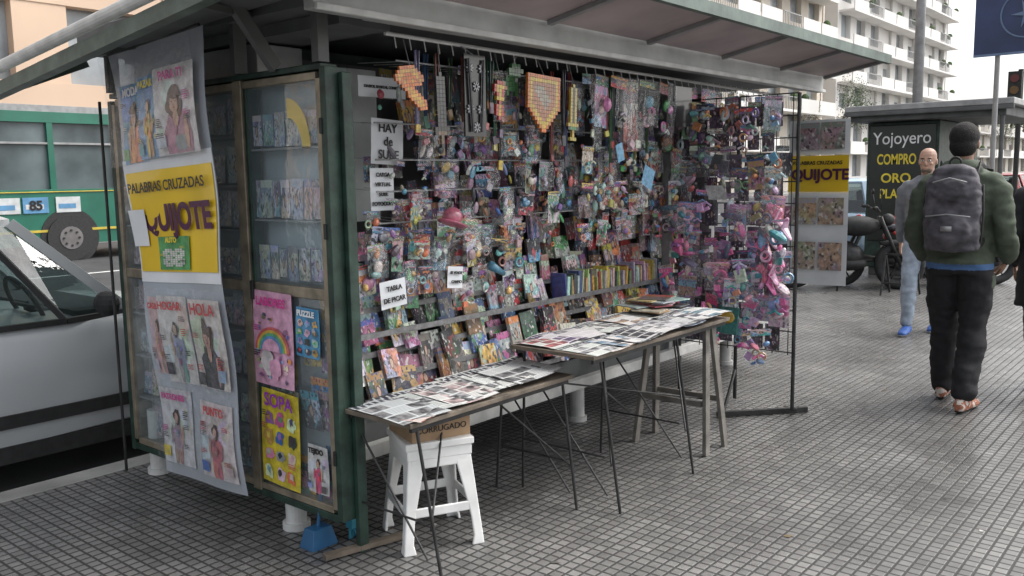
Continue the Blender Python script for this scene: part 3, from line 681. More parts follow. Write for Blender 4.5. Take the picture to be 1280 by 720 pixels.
# ---------------------------------------------------------------- hanging banner
bn=grp('poster_banner',(1.95,3.55,1.2))
TL,TR,BL,BR=V((1.93,3.94,2.06)),V((1.95,3.22,2.11)),V((2.03,3.83,.15)),V((2.03,3.19,.165))
def B(s,t,off=0):
    p=TL.lerp(TR,s).lerp(BL.lerp(BR,s),t)
    p.x+=.010*math.sin(t*17+s*2)+.007*math.sin(s*8+t*5)*(1-.3*t)-off
    return p
def bpatch(mb_,s0,s1,t0,t1,off,m=0,cols=None,nx=5,ny=7,sh=0):
    vs=[];fs=[];uv=[]
    for j in range(ny+1):
        for i in range(nx+1):
            vs.append(B(s0+(s1-s0)*i/nx,t1+(t0-t1)*j/ny+sh*i/nx,off))
    for j in range(ny):
        for i in range(nx):
            q=j*(nx+1)+i; fs.append((q,q+1,q+nx+2,q+nx+1)); uv.append([(i/nx,j/ny),((i+1)/nx,j/ny),((i+1)/nx,(j+1)/ny),(i/nx,(j+1)/ny)])
    mb_.add(vs,fs,m,uv,cols or pal())
mb=MB(); bpatch(mb,0,1,0,1,0,0,None,20,60); mb.build('clear_sheet',[SHEET],bn,True)
mb=MB(); bpatch(mb,0,1,.245,.53,.004,0,None,12,16); bpatch(mb,-.01,.2,.36,.445,.016,0,None,4,4); mb.build('white_sheet',[WPAPER],bn,True)
mb=MB(); bpatch(mb,.03,.985,.275,.505,.009,0,None,12,14); mb.build('yellow_poster',[YELLOW],bn,True)
def bf(s0,s1,t0,t1,o0): return lambda u,v,off: B(s0+(s1-s0)*u,t1+(t0-t1)*v,off+o0)
bigcover(bf(.05,.36,.075,.255,.006),bn,'MODA',(.1,.33,.56),WINK,'person',0,.05,(.6,.27,.1))
bigcover(bf(.3,.58,.07,.25,.018),bn,'BAZAR',(.18,.36,.6),YINK,'full',0,.042,(.6,.38,.1))
bigcover(bf(.54,.95,.065,.25,.030),bn,'PARA TI',(.62,.6,.6),PINKI,'person',0,.05,(.4,.2,.26))
bigcover(bf(.08,.27,.565,.75,.006),bn,'CASA',(.66,.45,.45),RINK,'full',0,.035,(.5,.28,.28))
bigcover(bf(.24,.58,.56,.765,.018),bn,'HOGAR',(.64,.62,.6),RINK,'full',0,.05,(.25,.28,.38))
bigcover(bf(.6,.97,.565,.765,.018),bn,'HOLA',(.66,.61,.57),RINK,'person',0,.07,(.05,.05,.06))
bigcover(bf(.03,.42,.785,.97,.008),bn,'PATRONES',(.64,.64,.66),PINKI,'full',0,.038,(.36,.28,.32))
bigcover(bf(.53,.95,.80,.975,.008),bn,'PUNTO',(.66,.6,.6),RINK,'full',0,.05,(.5,.15,.18))
bigcover(bf(.32,.66,.425,.50,.016),bn,'AUTO',(.1,.36,.12),YINK,'crossword',0,.03)
dn=(TL-BL).normalized()
text('PALABRAS CRUZADAS',B(.5,.312,.02),.062,(B(1,.3)-B(0,.3)),dn,INK,bn,'poster_lettering',.001,.0005,sx=.95)
text('QUIJOTE',B(.56,.385,.02),.155,(B(1,.4)-B(0,.4)),dn,M('dark_purple_ink',(.07,.01,.05),.4),bn,'poster_lettering',.006,.0005,sx=.88)
mb=MB()
bpatch(mb,.0,1,.01,.26,.055,0,None,12,14); bpatch(mb,.0,1,.54,.78,.045,0,None,12,14); bpatch(mb,.0,1,.782,.995,.035,0,None,12,14)
mb.build('clear_pockets',[POCK],bn,True)
mb=MB(); mb.cyl(TL,TL+V((-.03,0,.06)),.003,n=5); mb.cyl(TR+V((-.01,.1,0)),TR+V((-.1,.1,.08)),.003,n=5)
mb.cyl(TL,TR,.006,n=6); mb.build('strings',[DARK],bn)
fb=grp('poster_banner',(6.62,2.5,1.3))
mb=MB()
mb.card((6.62,2.52,1.75),MX,(0,0,1),.46,.26,0,.01,None,4,4); mb.card((6.62,2.52,1.0),MX,(0,0,1),.46,.72,0,.01,None,4,6)
mb.build('white_sheet',[WPAPER],fb,True)
mb=MB(); mb.card((6.61,2.52,1.48),MX,(0,0,1),.46,.27,0,.006,None,4,4); mb.build('yellow_poster',[YELLOW],fb,True)
text('PALABRAS CRUZADAS',(6.595,2.52,1.56),.037,MX,(0,0,1),INK,fb,'poster_lettering',.001)
text('QUIJOTE',(6.595,2.50,1.47),.11,MX,(0,0,1),M('purple_ink',(.07,.01,.05),.4),fb,'poster_lettering',.004)
mb=MB()
for y,z,w,h in ((2.6,1.76,.18,.2),(2.41,1.76,.18,.2),(2.61,1.2,.18,.2),(2.41,1.2,.19,.2),(2.61,.86,.18,.21),(2.41,.86,.18,.21)):
    a=jit((.4,.32,.24),.25); mb.card((6.60,y,z),MX,(0,0,1),w,h,0,.003,[(*a,U(0,.6)),(*jit(a,.2),1),(*jit((.3,.3,.3),.3),1)])
mb.build('poster_magazines',[COVER],fb)

# ---------------------------------------------------------------- tables
def table(name,x0,x1,y0,y1,z,kind):
    g=grp(name,((x0+x1)/2,(y0+y1)/2,0)); m_=MB()
    m_.bb(x0,x1,y0,y1,z-.018,z,0); m_.bb(x0+.02,x1-.02,y0+.015,y0+.03,z-.04,z-.019,1); m_.bb(x0+.02,x1-.02,y1-.03,y1-.015,z-.04,z-.019,1)
    def metal(x,sgn):
        m_.cyl((x,y0+.02,z-.03),(x+.02*sgn,y0-.07,0),.007,n=8,m=1); m_.cyl((x,y1-.02,z-.03),(x+.02*sgn,y1+.02,0),.007,n=8,m=1)
        m_.cyl((x,y0,z*.35),(x,y1,z*.35),.005,n=8,m=1)
        m_.cyl((x+.01,y0-.03,z*.3),(x+.33*sgn,(y0+y1)/2,z-.03),.005,n=8,m=1)
        m_.cyl((x+.01,y0-.01,z*.1),(x+.01,y1,z*.9),.005,n=8,m=1)
    if kind=='fold': metal(x0+.05,1); metal(x1-.06,-1)
    else:
        metal(x0+.08,1); metal(x0+.75,1)
        m_.cyl((x0+.1,y0,z*.75),(x1-.35,y1-.05,.2),.006,n=8,m=1); m_.cyl((x0+.1,y1,z*.75),(x1-.2,y0+.05,.3),.005,n=8,m=1)
        x=x1-.13
        for s_ in (-1,1):
            for yy,k in ((y0+.04,1),(y1-.05,-1)):
                m_.beam((x+s_*.11,yy-k*.03,0.0),(x+s_*.03,yy+k*.02,z-.025),.022,.045,2)
            m_.beam((x+s_*.085,y0+.05,.27),(x+s_*.085,y1-.05,.27),.016,.03,2)
    m_.build('frame',[WOOD,DARK,M('grey_timber',(.14,.13,.115),.7,0,.35,14,.2)],g,bevel=.002)
    return g
t1=table('folding_table',2.16,3.18,2.31,2.70,.6,'fold')
t2=table('trestle_table',3.08,4.38,2.13,2.60,.72,'trestle')
mb=MB()
for k in range(9):
    zz=.603+k*.0035
    mb.card((2.27+k*.098,2.50+U(-.02,.02),zz+.004),(1,U(-.15,.05),.03),(U(.05,.25),1,0),.24,.36,0,.008,newspal(),4,4)
mb.card((2.27,2.37,.608),(1,.2,0),(-.2,1,0),.2,.14,0,.004,[(.6,.52,.48,.3),(.5,.2,.15,1),(.6,.6,.6,1)])
mb.build('newspapers',[PAPER],t1,False)
mb=MB()
for k in range(11):
    mb.card((3.2+k*.108,2.24+U(-.01,.01),.724+.003*k),(1,U(-.1,.1),.02),(U(-.1,.15),1,0),.2,.24,0,.008,newspal(.5),4,4)
for k in range(11):
    mb.card((3.2+k*.108,2.48+U(-.01,.01),.728+.003*k),(1,U(-.1,.1),.02),(U(-.1,.15),1,0),.2,.25,0,.008,newspal(.4),4,4)
mb.build('newspapers',[PAPER],t2,False)
mb=MB()
for k in range(14):
    c=jit(random.choice([(.5,.48,.42),(.5,.4,.15),(.3,.08,.06),(.1,.1,.12),(.4,.4,.4)]),.3); xx=4.05+R()*.3;yy=2.5+U(-.06,.06)
    mb.box((xx,yy,.765+k*.004),(.12,.16,.006),0,Matrix.Rotation(U(-.4,.4),3,'Z'),plain(c))
mb.build('book_stack',[PLAST],t2)
st=grp('plastic_stool',(2.50,2.56,0),math.radians(-27))
mb=MB(); H=.45
mb.box((0,0,H-.015),(.29,.29,.03),0); mb.box((0,0,H-.052),(.275,.275,.044),0)
for sx_ in (-1,1):
    for sy in (-1,1):
        top=V((sx_*.132,sy*.132,H-.05)); bot=V((sx_*.172,sy*.172,0)); rs=[]
        for k in range(11):
            t=k/10; c=top.lerp(bot,t); w=.075-.035*min(1,t*1.5)+(.014 if k==10 else 0)
            a=V((-sx_,0,0)); b=V((0,-sy,0)); th=.012
            rs.append([c,c+a*w,c+a*w+b*th,c+a*th+b*th,c+a*th+b*w,c+b*w])
        mb.rings(rs)
for s_ in (-1,1):
    for z,hh in ((.165,.04),(.37,.06)):
        k=1-(z/H); r=.132+.04*k
        mb.box((0,s_*(r-.008),z),(2*r-.03,.010,hh)); mb.box((s_*(r-.008),0,z),(.010,2*r-.03,hh))
mb.build('stool_shell',[WPLAST],st,bevel=.005)
cb=grp('cardboard_box',(2.50,2.56,.45),math.radians(-20))
mb=MB(); mb.box((0,0,.045),(.26,.24,.09)); mb.box((0,-.001,.094),(.265,.12,.006)); mb.build('carton',[CARD],cb,bevel=.002)
text('CORRUGADO',(0,-.122,.045),.035,(1,0,0),(0,0,1),INK,cb,'box_lettering')
mb=MB()
for k in range(3): mb.box((.0,.02,.101+.008*k),(.2,.16,.007),0,Matrix.Rotation(.2*k,3,'Z'),plain(jit(random.choice(PALS))))
mb.build('books',[PLAST],cb)
dp=grp('dustpan_and_brush',(2.12,2.83,0))
mb=MB(); mb.box((2.14,2.86,.04),(.13,.09,.08),0,None,None,.7); mb.cyl((2.14,2.86,.08),(2.17,2.84,.34),.008,n=8)
mb.box((2.29,2.8,.07),(.08,.04,.04),1)
for k in range(70):
    a=V((2.25+R()*.08,2.78+R()*.04,.06)); mb.cyl(a,a+V((U(-.02,.02),U(-.02,.02),-.055)),.003,n=4,m=1)
mb.cyl((2.29,2.8,.09),(2.3,2.75,.32),.007,n=8,m=1)
mb.build('pan',[BLUEP,M('teal_bristle',(.03,.2,.28),.6)],dp,bevel=.003)
dl=grp('wooden_prop',(2.2,2.62,0)); mb=MB(); mb.beam((2.05,2.71,.02),(2.4,2.62,.02),.035,.02); mb.build('plank',[WOOD],dl)

# ---------------------------------------------------------------- vehicles
def evalmesh(o):
    dg=bpy.context.evaluated_depsgraph_get(); return bpy.data.meshes.new_from_object(o.evaluated_get(dg))
def bake(o):
    me=evalmesh(o); o.modifiers.clear(); o.data=me
def car(name,loc,rz,paint,trim=True):
    g=grp(name,loc,rz)
    st_=[(-1.98,.45,.60,.55),(-1.95,.30,.76,.72),(-1.85,.24,.86,.80),(-1.4,.2,.885,.84),(-.6,.18,.88,.85),(.3,.18,.87,.85),(1.0,.2,.87,.84),(1.45,.22,.82,.81),(1.8,.25,.72,.74),(1.93,.3,.62,.66),(1.97,.42,.5,.55)]
    b_=MB(); rs=[]
    for x,zb,zt,w in st_:
        half=[(0,zb),(w*.85,zb),(w*.97,zb+.08),(w,zb+(zt-zb)*.35),(w*1.005,zb+(zt-zb)*.62),(w*.985,zt-.07),(w*.93,zt-.012),(w*.8,zt+.008),(0,zt+.03)]
        ring=[V((x,y,z)) for y,z in half]+[V((x,-y,z)) for y,z in half[-2:0:-1]]
        rs.append(ring)
    b_.rings(rs,0)
    o=b_.build('body',[paint,BLACK],g,True)
    for x in (-1.25,1.3):
        c_=MB(); c_.cyl((x,-1,.30),(x,1,.30),.36,n=32); co=c_.build('cut',[BLACK])
        md=o.modifiers.new('b','BOOLEAN'); md.object=co; md.operation='DIFFERENCE'; md.solver='EXACT'
        bake(o); bpy.data.objects.remove(co)
    es=o.modifiers.new('e','EDGE_SPLIT'); es.split_angle=math.radians(35)
    m_=MB()
    for x in (-1.25,1.3):
        for s_ in (-1,1):
            m_.torus((x,s_*.73,.295),(0,1,0),.235,.075,28,10,0); m_.cyl((x,s_*.66,.295),(x,s_*.785,.295),.19,.17,n=24,m=1)
            m_.cyl((x,s_*.78,.295),(x,s_*.795,.295),.05,n=12,m=0)
            for k in range(7):
                a=k*2*math.pi/7; m_.cyl((x+.11*math.cos(a),s_*.784,.295+.11*math.sin(a)),(x+.11*math.cos(a),s_*.79,.295+.11*math.sin(a)),.028,n=8,m=0)
    m_.build('wheels',[BLACK,M('wheel_silver',(.4,.4,.42),.35,.6)],g,True)
    zt=1.43
    bot=[(1.02,.0),( .86,.70),(.45,.80),(-.35,.81),(-1.2,.80),(-1.6,.72),(-1.82,0)]
    top=[(.40,.0),(.32,.50),(.1,.585),(-.4,.6),(-1.1,.59),(-1.35,.52),(-1.45,0)]
    zb_=.875
    m_=MB()
    full=[V((x,y,zt-.0)) for x,y in top]+[V((x,-y,zt)) for x,y in top[-2:0:-1]]
    full2=[V((p.x*.9-.05,p.y*.75,zt+.045)) for p in full]; full0=[V((p.x,p.y,zt-.04)) for p in full]
    m_.rings([full0,full,full2],0,None,True)
    def pil(i,j,s_,w):
        a=V((bot[i][0],s_*bot[i][1],zb_)); b=V((top[j][0],s_*top[j][1],zt-.02)); m_.beam(a,b,w,w,0)
    for s_ in (-1,1):
        pil(1,1,s_,.055); pil(4,4,s_,.07); pil(5,5,s_,.08)
        a=V((-.25,s_*.81,zb_)); b=V((-.3,s_*.6,zt-.02)); m_.beam(a,b,.06,.05,1)
        m_.beam((.45,s_*.80,zb_),(.1,s_*.585,zt-.02),.035,.03,1)
        m_.beam((.86,s_*.70,zb_),(.45,s_*.80,zb_),.04,.03,1); m_.beam((.45,s_*.80,zb_),(-1.2,s_*.80,zb_),.03,.03,1)
        m_.ell((.62,s_*.93,.96),(.06,.1,.07),1); m_.beam((.66,s_*.80,.92),(.64,s_*.88,.93),.03,.03,1)
        m_.beam((-.12,s_*.862,.74),(-.3,s_*.862,.74),.02,.03,0)
        for x in (-.22,.78): m_.bb(x-.003,x+.003,s_*.845-.012,s_*.845+.012,.28,.84,1)
        if trim: m_.bb(-.85,.9,s_*.856-.01,s_*.856+.01,.36,.43,1); m_.bb(-.9,.92,s_*.81-.03,s_*.81+.03,.17,.26,1)
        m_.ell((1.84,s_*.58,.64),(.12,.14,.08),3); m_.ell((-1.9,s_*.65,.74),(.08,.1,.14),4)
    m_.box((1.96,0,.38),(.06,.9,.12),1); m_.box((1.99,0,.52),(.02,.4,.1),5); m_.box((-1.97,0,.6),(.02,.4,.1),5)
    m_.build('cabin',[paint,BLACK,DARK,M('headlamp',(.6,.62,.65),.1,.3),M('tail_lamp',(.4,.02,.02),.2),WPLAST],g)
    m_=MB()
    P_=[V((x,y,zb_)) for x,y in bot]+[V((x,-y,zb_)) for x,y in bot[-2:0:-1]]
    Q_=[V((x,y,zt-.03)) for x,y in top]+[V((x,-y,zt-.03)) for x,y in top[-2:0:-1]]
    m_.rings([P_,Q_],0,None,False); m_.build('windows',[CARGL],g)
    m_=MB()
    m_.torus((.42,-.36,.93),(1,0,.45),.18,.014,24,8,0); m_.cyl((.42,-.36,.93),(.6,-.36,.84),.03,n=8)
    m_.beam((.42,-.53,.93),(.42,-.19,.93),.03,.02)
    m_.box((.72,0,.84),(.35,1.4,.14),0)
    for s_ in (-1,1):
        m_.box((-.15,s_*.36,.62),(.5,.48,.2)); m_.box((-.42,s_*.36,.95),(.14,.46,.6),0,Matrix.Rotation(-.2,3,'Y')); m_.box((-.52,s_*.36,1.27),(.09,.26,.16))
    m_.box((-1.35,0,.8),(.15,1.2,.6))
    m_.build('interior',[M('interior_grey',(.06,.06,.065),.7)],g,bevel=.02)
    return g
def paint(n,c): return M(n,c,.36,.05,.05,2,0,60,.6)
car('parked_car',(1.62,5.72,-.12),0,paint('silver_paint',(.45,.47,.48)))
car('parked_car',(17.2,5.75,-.12),0,paint('pale_blue_paint',(.35,.48,.6)))
car('parked_car',(23.5,5.75,-.12),0,paint('white_car_paint',(.6,.6,.6)))
car('parked_car',(30,5.75,-.12),0,paint('red_car_paint',(.3,.03,.03)))
car('parked_car',(7.5,5.78,-.12),0,paint('graphite_paint',(.08,.08,.09)))
def bus(loc):
    g=grp('city_bus',loc,0)
    BG=M('bus_green',(.015,.13,.085),.4,0,.2,1.5,0,60,.4)
    L_=11.;m_=MB()
    m_.bb(-L_/2,L_/2,-1.25,1.25,.35,1.5,0)
    m_.bb(-L_/2,L_/2,-1.25,1.25,2.86,3.08,0)
    m_.bb(-L_/2+.1,L_/2-.1,-1.15,1.15,3.08,3.22,5)
    m_.bb(-L_/2+.02,L_/2-.02,-1.17,-1.15,1.5,2.86,1); m_.bb(-L_/2+.02,L_/2-.02,1.15,1.17,1.5,2.86,1)
    m_.bb(-L_/2,-L_/2+.04,-1.2,1.2,1.5,2.86,1); m_.bb(L_/2-.04,L_/2,-1.2,1.2,1.5,2.86,1)
    x=-L_/2
    while x<=L_/2+.01:
        for s_ in (-1,1): m_.bb(max(x-.06,-L_/2+.003),min(x+.06,L_/2-.003),s_*1.2-.045,s_*1.2+.045,1.5,2.86,0)
        x+=1.375
    for s_ in (-1,1):
        m_.bb(-L_/2,L_/2,s_*1.2-.04,s_*1.2+.04,2.42,2.46,5)
        m_.bb(-L_/2,L_/2,s_*1.262-.01,s_*1.262+.01,.62,.67,4)
        m_.bb(-L_/2,L_/2,s_*1.262-.01,s_*1.262+.01,1.44,1.46,4)
        for x in (-4.6,-1.5,.6,4.2): m_.bb(x-.004,x+.004,s_*1.262-.006,s_*1.262+.006,.36,1.43,2)
    for x in (-3.1,3.0):
        for s_ in (-1,1):
            m_.cyl((x,s_*1.23,.5),(x,s_*1.268,.5),.6,n=32,m=2)
            m_.cyl((x,s_*1.1,.48),(x,s_*1.3,.48),.48,n=32,m=2); m_.cyl((x,s_*1.2,.48),(x,s_*1.31,.48),.24,n=20,m=7)
            for k in range(8): m_.cyl((x+.16*math.cos(k*.785),s_*1.3,.48+.16*math.sin(k*.785)),(x+.16*math.cos(k*.785),s_*1.33,.48+.16*math.sin(k*.785)),.025,n=6,m=2)
    for k,x in enumerate((.9,1.55,2.1,2.75)):
        m_.bb(x,x+.5,-1.275,-1.262,1.02,1.34,3 if k%2 else 6)
        m_.bb(x+.05,x+.4,-1.28,-1.276,1.1,1.2,6 if k%2 else 3)
    for k in range(7):
        x=-4.2+k*1.3; m_.ell((x,-.7,1.95),(.16,.14,.2),2); m_.box((x,-.7,1.6),(.5,.4,.5),2)
    m_.build('coachwork',[BG,M('bus_glass',(.1,.125,.13),.15,0,.6,.7),BLACK,M('sticker_white',(.5,.52,.52),.5),M('bus_stripe',(.5,.38,.05),.4),GREYM,M('bus_blue',(.1,.25,.42),.4),M('rusty_hub',(.14,.13,.13),.6)],g,bevel=.03)
    text('85',(2.35,-1.29,1.17),.26,(1,0,0),(0,0,1),INK,g,'route_number',.01)
    text('85',(4.35,-1.28,1.17),.42,(1,0,0),(0,0,1),YINK,g,'fleet_number',.01)
    return g
bus((5.25,20.3,-.12))
def moto(loc,rz,col):
    g=grp('parked_motorcycle',loc,rz); m_=MB()
    for x in (-.62,.68):
        m_.torus((x,0,.3),(0,1,0),.25,.055,28,8,0); m_.cyl((x,-.05,.3),(x,.05,.3),.06,n=12,m=1)
        for k in range(6):
            a=k*math.pi/3; m_.cyl((x,0,.3),(x+.24*math.cos(a),0,.3+.24*math.sin(a)),.01,n=5,m=1)
    for s_ in (-1,1):
        m_.cyl((.68,s_*.07,.3),(.42,s_*.07,.92),.022,n=8,m=1); m_.cyl((-.62,s_*.08,.3),(-.1,s_*.08,.36),.02,n=8,m=1); m_.cyl((-.58,s_*.1,.32),(-.42,s_*.1,.68),.025,n=8,m=1)
        m_.cyl((.42,0,.98),(.32,s_*.34,1.04),.014,n=8,m=1); m_.cyl((.33,s_*.28,1.04),(.28,s_*.38,1.04),.02,n=8,m=0)
        m_.cyl((.4,s_*.2,1.02),(.38,s_*.27,1.2),.006,n=5,m=0); m_.ell((.38,s_*.28,1.23),(.015,.06,.035),0)
        m_.ell((-.72,s_*.13,.7),(.03,.03,.025),4)
    m_.ell((.16,0,.8),(.28,.15,.13),2); m_.ell((-.28,0,.8),(.38,.14,.07),0); m_.ell((-.62,0,.76),(.2,.1,.07),2)
    m_.ell((.05,0,.42),(.2,.13,.17),1); m_.ell((.05,0,.32),(.25,.15,.09),0); m_.ell((.52,0,.88),(.08,.07,.08),1); m_.ell((.68,0,.58),(.26,.07,.05),2)
    m_.cyl((.1,.14,.3),(-.75,.17,.42),.04,.05,n=10,m=1); m_.ell((-.78,0,.66),(.03,.07,.05),4); m_.box((-.8,0,.5),(.02,.16,.16),3); m_.cyl((-.05,-.1,.3),(-.1,-.25,.0),.012,n=6,m=0)
    m_.build('bike',[BLACK,DARK,col,GREYM,M('moto_lamp',(.5,.03,.02),.2)],g,True)
MR=M('red_gloss',(.3,.02,.02),.25,0,.05,3,0,60,.5)
moto((11.9,3.55,0),math.radians(-55),MR); moto((12.3,3.0,0),math.radians(-48),M('black_gloss',(.03,.03,.035),.25,0,.05,3,0,60,.5)); moto((11.3,3.95,0),math.radians(-62),BLACK)
g=grp('folding_sign_frame',(11.0,3.2,0)); mb=MB()
for y in (3.0,3.35): mb.beam((10.9,y,0),(11.05,y,.5),.02,.02); mb.beam((11.25,y,0),(11.05,y,.5),.02,.02)
mb.beam((10.93,3.0,.15),(10.93,3.35,.15),.02,.02); mb.beam((11.04,3.0,.49),(11.04,3.35,.49),.02,.02)
mb.build('frame',[DARK],g)

# ---------------------------------------------------------------- second kiosk, poles, signs
k2=grp('jewellery_kiosk',(14,3.8,0)); mb=MB()
mb.bb(13,15.2,3.3,4.25,.12,2.16,0); mb.bb(12.975,12.998,3.34,4.21,.5,2.12,1)
mb.bb(12.6,15.5,2.35,4.45,2.3,2.38,2); mb.bb(12.7,15.4,2.45,4.4,2.17,2.298,3); mb.bb(13.05,15.15,3.35,4.2,0,.12,3)
mb.bb(12.6,12.64,2.35,4.45,2.24,2.298,3)
mb.cyl((12.75,2.5,0),(12.75,2.5,2.3),.03,n=8,m=3)
mb.build('shell',[GREEN,M('sign_black',(.02,.025,.02),.3),GREYM,DKUND],k2,bevel=.01)
text('Yojoyero',(12.97,3.78,1.93),.24,MX,(0,0,1),WINK,k2,'sign_lettering',.001,sx=.85)
text('COMPRO',(12.97,3.84,1.64),.20,MX,(0,0,1),YINK,k2,'sign_lettering',.004,sx=.62)
text('ORO',(12.97,3.84,1.38),.18,MX,(0,0,1),YINK,k2,'sign_lettering',.004)
text('PLATA',(12.97,3.84,1.16),.18,MX,(0,0,1),YINK,k2,'sign_lettering',.004,sx=.8)
g=grp('lamp_post',(15.8,4.35,0)); mb=MB(); mb.cyl((15.8,4.38,0),(15.8,4.38,9),.09,.06,n=16); mb.cyl((15.8,4.38,8.8),(15.8,6.2,9.3),.04,n=10); mb.ell((15.8,6.4,9.3),(.15,.4,.08)); mb.build('mast',[GREYM],g,True)
g=grp('street_sign',(9.05,1.85,0)); mb=MB()
mb.cyl((9.05,1.84,0),(9.05,1.84,3.1),.022,n=12,m=1); mb.bb(9.0,9.02,1.2,2.03,2.5,3.15,0); mb.bb(8.997,9.0,1.2,2.03,2.5,2.52,2)
mb.torus((8.995,1.62,2.84),(1,0,0),.2,.008,36,6,2)
for k in range(5):
    a=k*2*math.pi/5; mb.cyl((8.993,1.62,2.84),(8.993,1.62+.12*math.cos(a),2.84+.12*math.sin(a)),.03,.002,n=4,m=2)
mb.build('plate',[M('navy_plate',(.015,.03,.1),.3,0,.3,4),GREYM,M('pale_blue_ink',(.12,.18,.3),.4)],g)
g=grp('traffic_light',(25,4.5,0)); mb=MB()
mb.cyl((25,4.55,0),(25,4.55,3.9),.06,n=12,m=1); mb.bb(24.85,25.1,4.5,4.8,2.95,3.85,1)
for k,m_i in enumerate((2,3,4)): mb.cyl((24.86,4.65,3.68-.28*k),(24.82,4.65,3.68-.28*k),.1,n=16,m=m_i)
mb.build('signal',[GREYM,BLACK,M('red_lens',(.1,.01,.01),.3),M('amber_lens',(.12,.06,.01),.3),M('green_lens',(.02,.7,.35),.3,emit=2.5)],g)
# ---------------------------------------------------------------- buildings
def building(name,x0,x1,y,dep,h,n,bay,wall,balc=True,glass=BLDGL,seed=1):
    rnd=random.Random(seed); g=grp(name,((x0+x1)/2,y+dep/2,0)); fh=h/n; m_=MB()
    m_.bb(x0+.3,x1-.3,y+.5,y+dep-.3,0,h-.1,1)
    m_.bb(x0,x0+.298,y,y+dep,0,h,0); m_.bb(x1-.298,x1,y,y+dep,0,h,0); m_.bb(x0+.3,x1-.3,y+dep-.298,y+dep,0,h,0)
    m_.bb(x0-.1,x1+.1,y-.1,y+dep+.1,h,h+.9,0)
    nb=max(1,int((x1-x0)/bay)); bw=(x1-x0-.6)/nb
    for f in range(n):
        z=f*fh
        m_.bb(x0+.3,x1-.3,y+.05,y+.498,z,z+fh*.32,0)
        for b in range(nb+1):
            xx=x0+.3+b*bw; m_.bb(max(x0+.301,xx-bw*.2),min(x1-.301,xx+bw*.2),y+.08,y+.49,z+fh*.321,z+fh*.999,0)
        if balc and f>0:
            m_.bb(x0+.4,x1-.4,y-1.3,y+.045,z-.08,z+.1,2)
            for b in range(nb):
                xx=x0+.3+(b+.5)*bw
                if (b+seed)%3:
                    m_.bb(xx-bw*.46,xx+bw*.46,y-1.28,y-1.2,z+.1,z+1.0,2)
                else:
                    for k in range(12): m_.bb(xx-bw*.45+k*bw*.08,xx-bw*.45+k*bw*.08+.04,y-1.26,y-1.22,z+.1,z+1.0,3)
                    m_.bb(xx-bw*.46,xx+bw*.46,y-1.28,y-1.2,z+1.0,z+1.06,3)
                if rnd.random()<.3: m_.ell((xx+rnd.uniform(-.3,.3)*bw,y-1.0,z+1.1),(.4,.3,.35),4,None,8,5)
                if rnd.random()<.45: m_.bb(xx-bw*.27,xx+bw*.27,y+.3,y+.4,z+fh*(.4+.4*rnd.random()),z+fh*.98,2)
        for k in range(3):
            ym=y+dep*(.2+.3*k); m_.bb(x0-.02,x0-.003,ym-.7,ym+.7,z+fh*.35,z+fh*.85,1)
    m_.build('facade',[wall,glass,M(name+'_slab',(.72,.7,.67),.7,0,.1,.3),GREYM,M(name+'_plants',(.05,.09,.03),.9,0,.4,2)],g)
LG=M('pale_window_glass',(.3,.33,.35),.2,0,.5,.4)
building('apartment_building',44,74,28,14,36,12,3.6,M('beige_render',(.62,.56,.48),.85,0,.15,.2),True,LG,seed=1)
building('apartment_building',77,112,28,16,42,14,3.6,M('white_render',(.77,.75,.72),.8,0,.08,.2),True,LG,seed=2)
building('apartment_building',124,190,28,16,9,3,4.5,M('pale_stone',(.6,.56,.5),.8,0,.12,.3),True,LG,seed=3)
building('peach_building',-20,16,28,14,24,7,4.0,M('peach_render',(.62,.46,.34),.85,0,.12,.2),False,LG,seed=4)
building('apartment_building',18,42,28,14,30,10,4,M('grey_render',(.4,.4,.39),.85,0,.12,.2),True,LG,seed=5)
def tree(loc,h,cr,seed):
    rnd=random.Random(seed); g=grp('street_tree',loc,0); m_=MB()
    m_.limb([(0,0,0),(.03,0,h*.3),(0,.05,h*.6)],[.13,.1,.07],0,10)
    cl=[]
    for k in range(7):
        a=rnd.uniform(0,6.28); e=V((math.cos(a)*cr*rnd.uniform(.3,.8),math.sin(a)*cr*rnd.uniform(.3,.8),h*rnd.uniform(.65,.95)))
        m_.limb([(0,.03,h*.5),tuple(V((0,.03,h*.5)).lerp(e,.5)+V((0,0,.1))),tuple(e)],[.06,.04,.015],0,6); cl.append(e)
        for _ in range(2): cl.append(e+V((rnd.uniform(-.5,.5),rnd.uniform(-.5,.5),rnd.uniform(-.3,.4)))*cr*.6)
    for c in cl:
        rr=cr*rnd.uniform(.25,.45)
        for _ in range(140):
            d=V((rnd.gauss(0,1),rnd.gauss(0,1),rnd.gauss(0,.7))).normalized()*rr*rnd.uniform(.4,1.05); p=c+d
            a=V((rnd.gauss(0,1),rnd.gauss(0,1),rnd.gauss(0,1))).normalized(); b=a.orthogonal().normalized(); s=rnd.uniform(.04,.09)
            m_.add([p-a*s,p+b*s*.6,p+a*s,p-b*s*.6],[(0,1,2,3)],rnd.choice((1,1,2)))
    m_.build('tree',[WOOD,M('leaf',(.07,.11,.04),.7),M('leaf_dark',(.035,.06,.02),.7)],g)
tree((27,4.3,0),3.6,1.3,3); tree((38,4.2,0),4.4,1.6,4); tree((60,4.1,0),6,2.2,5)
tree((70,25.3,0),8,3,6); tree((95,25.3,0),8,3,7); tree((20,25.4,0),7,2.6,8); tree((130,25.3,0),9,3.4,9)

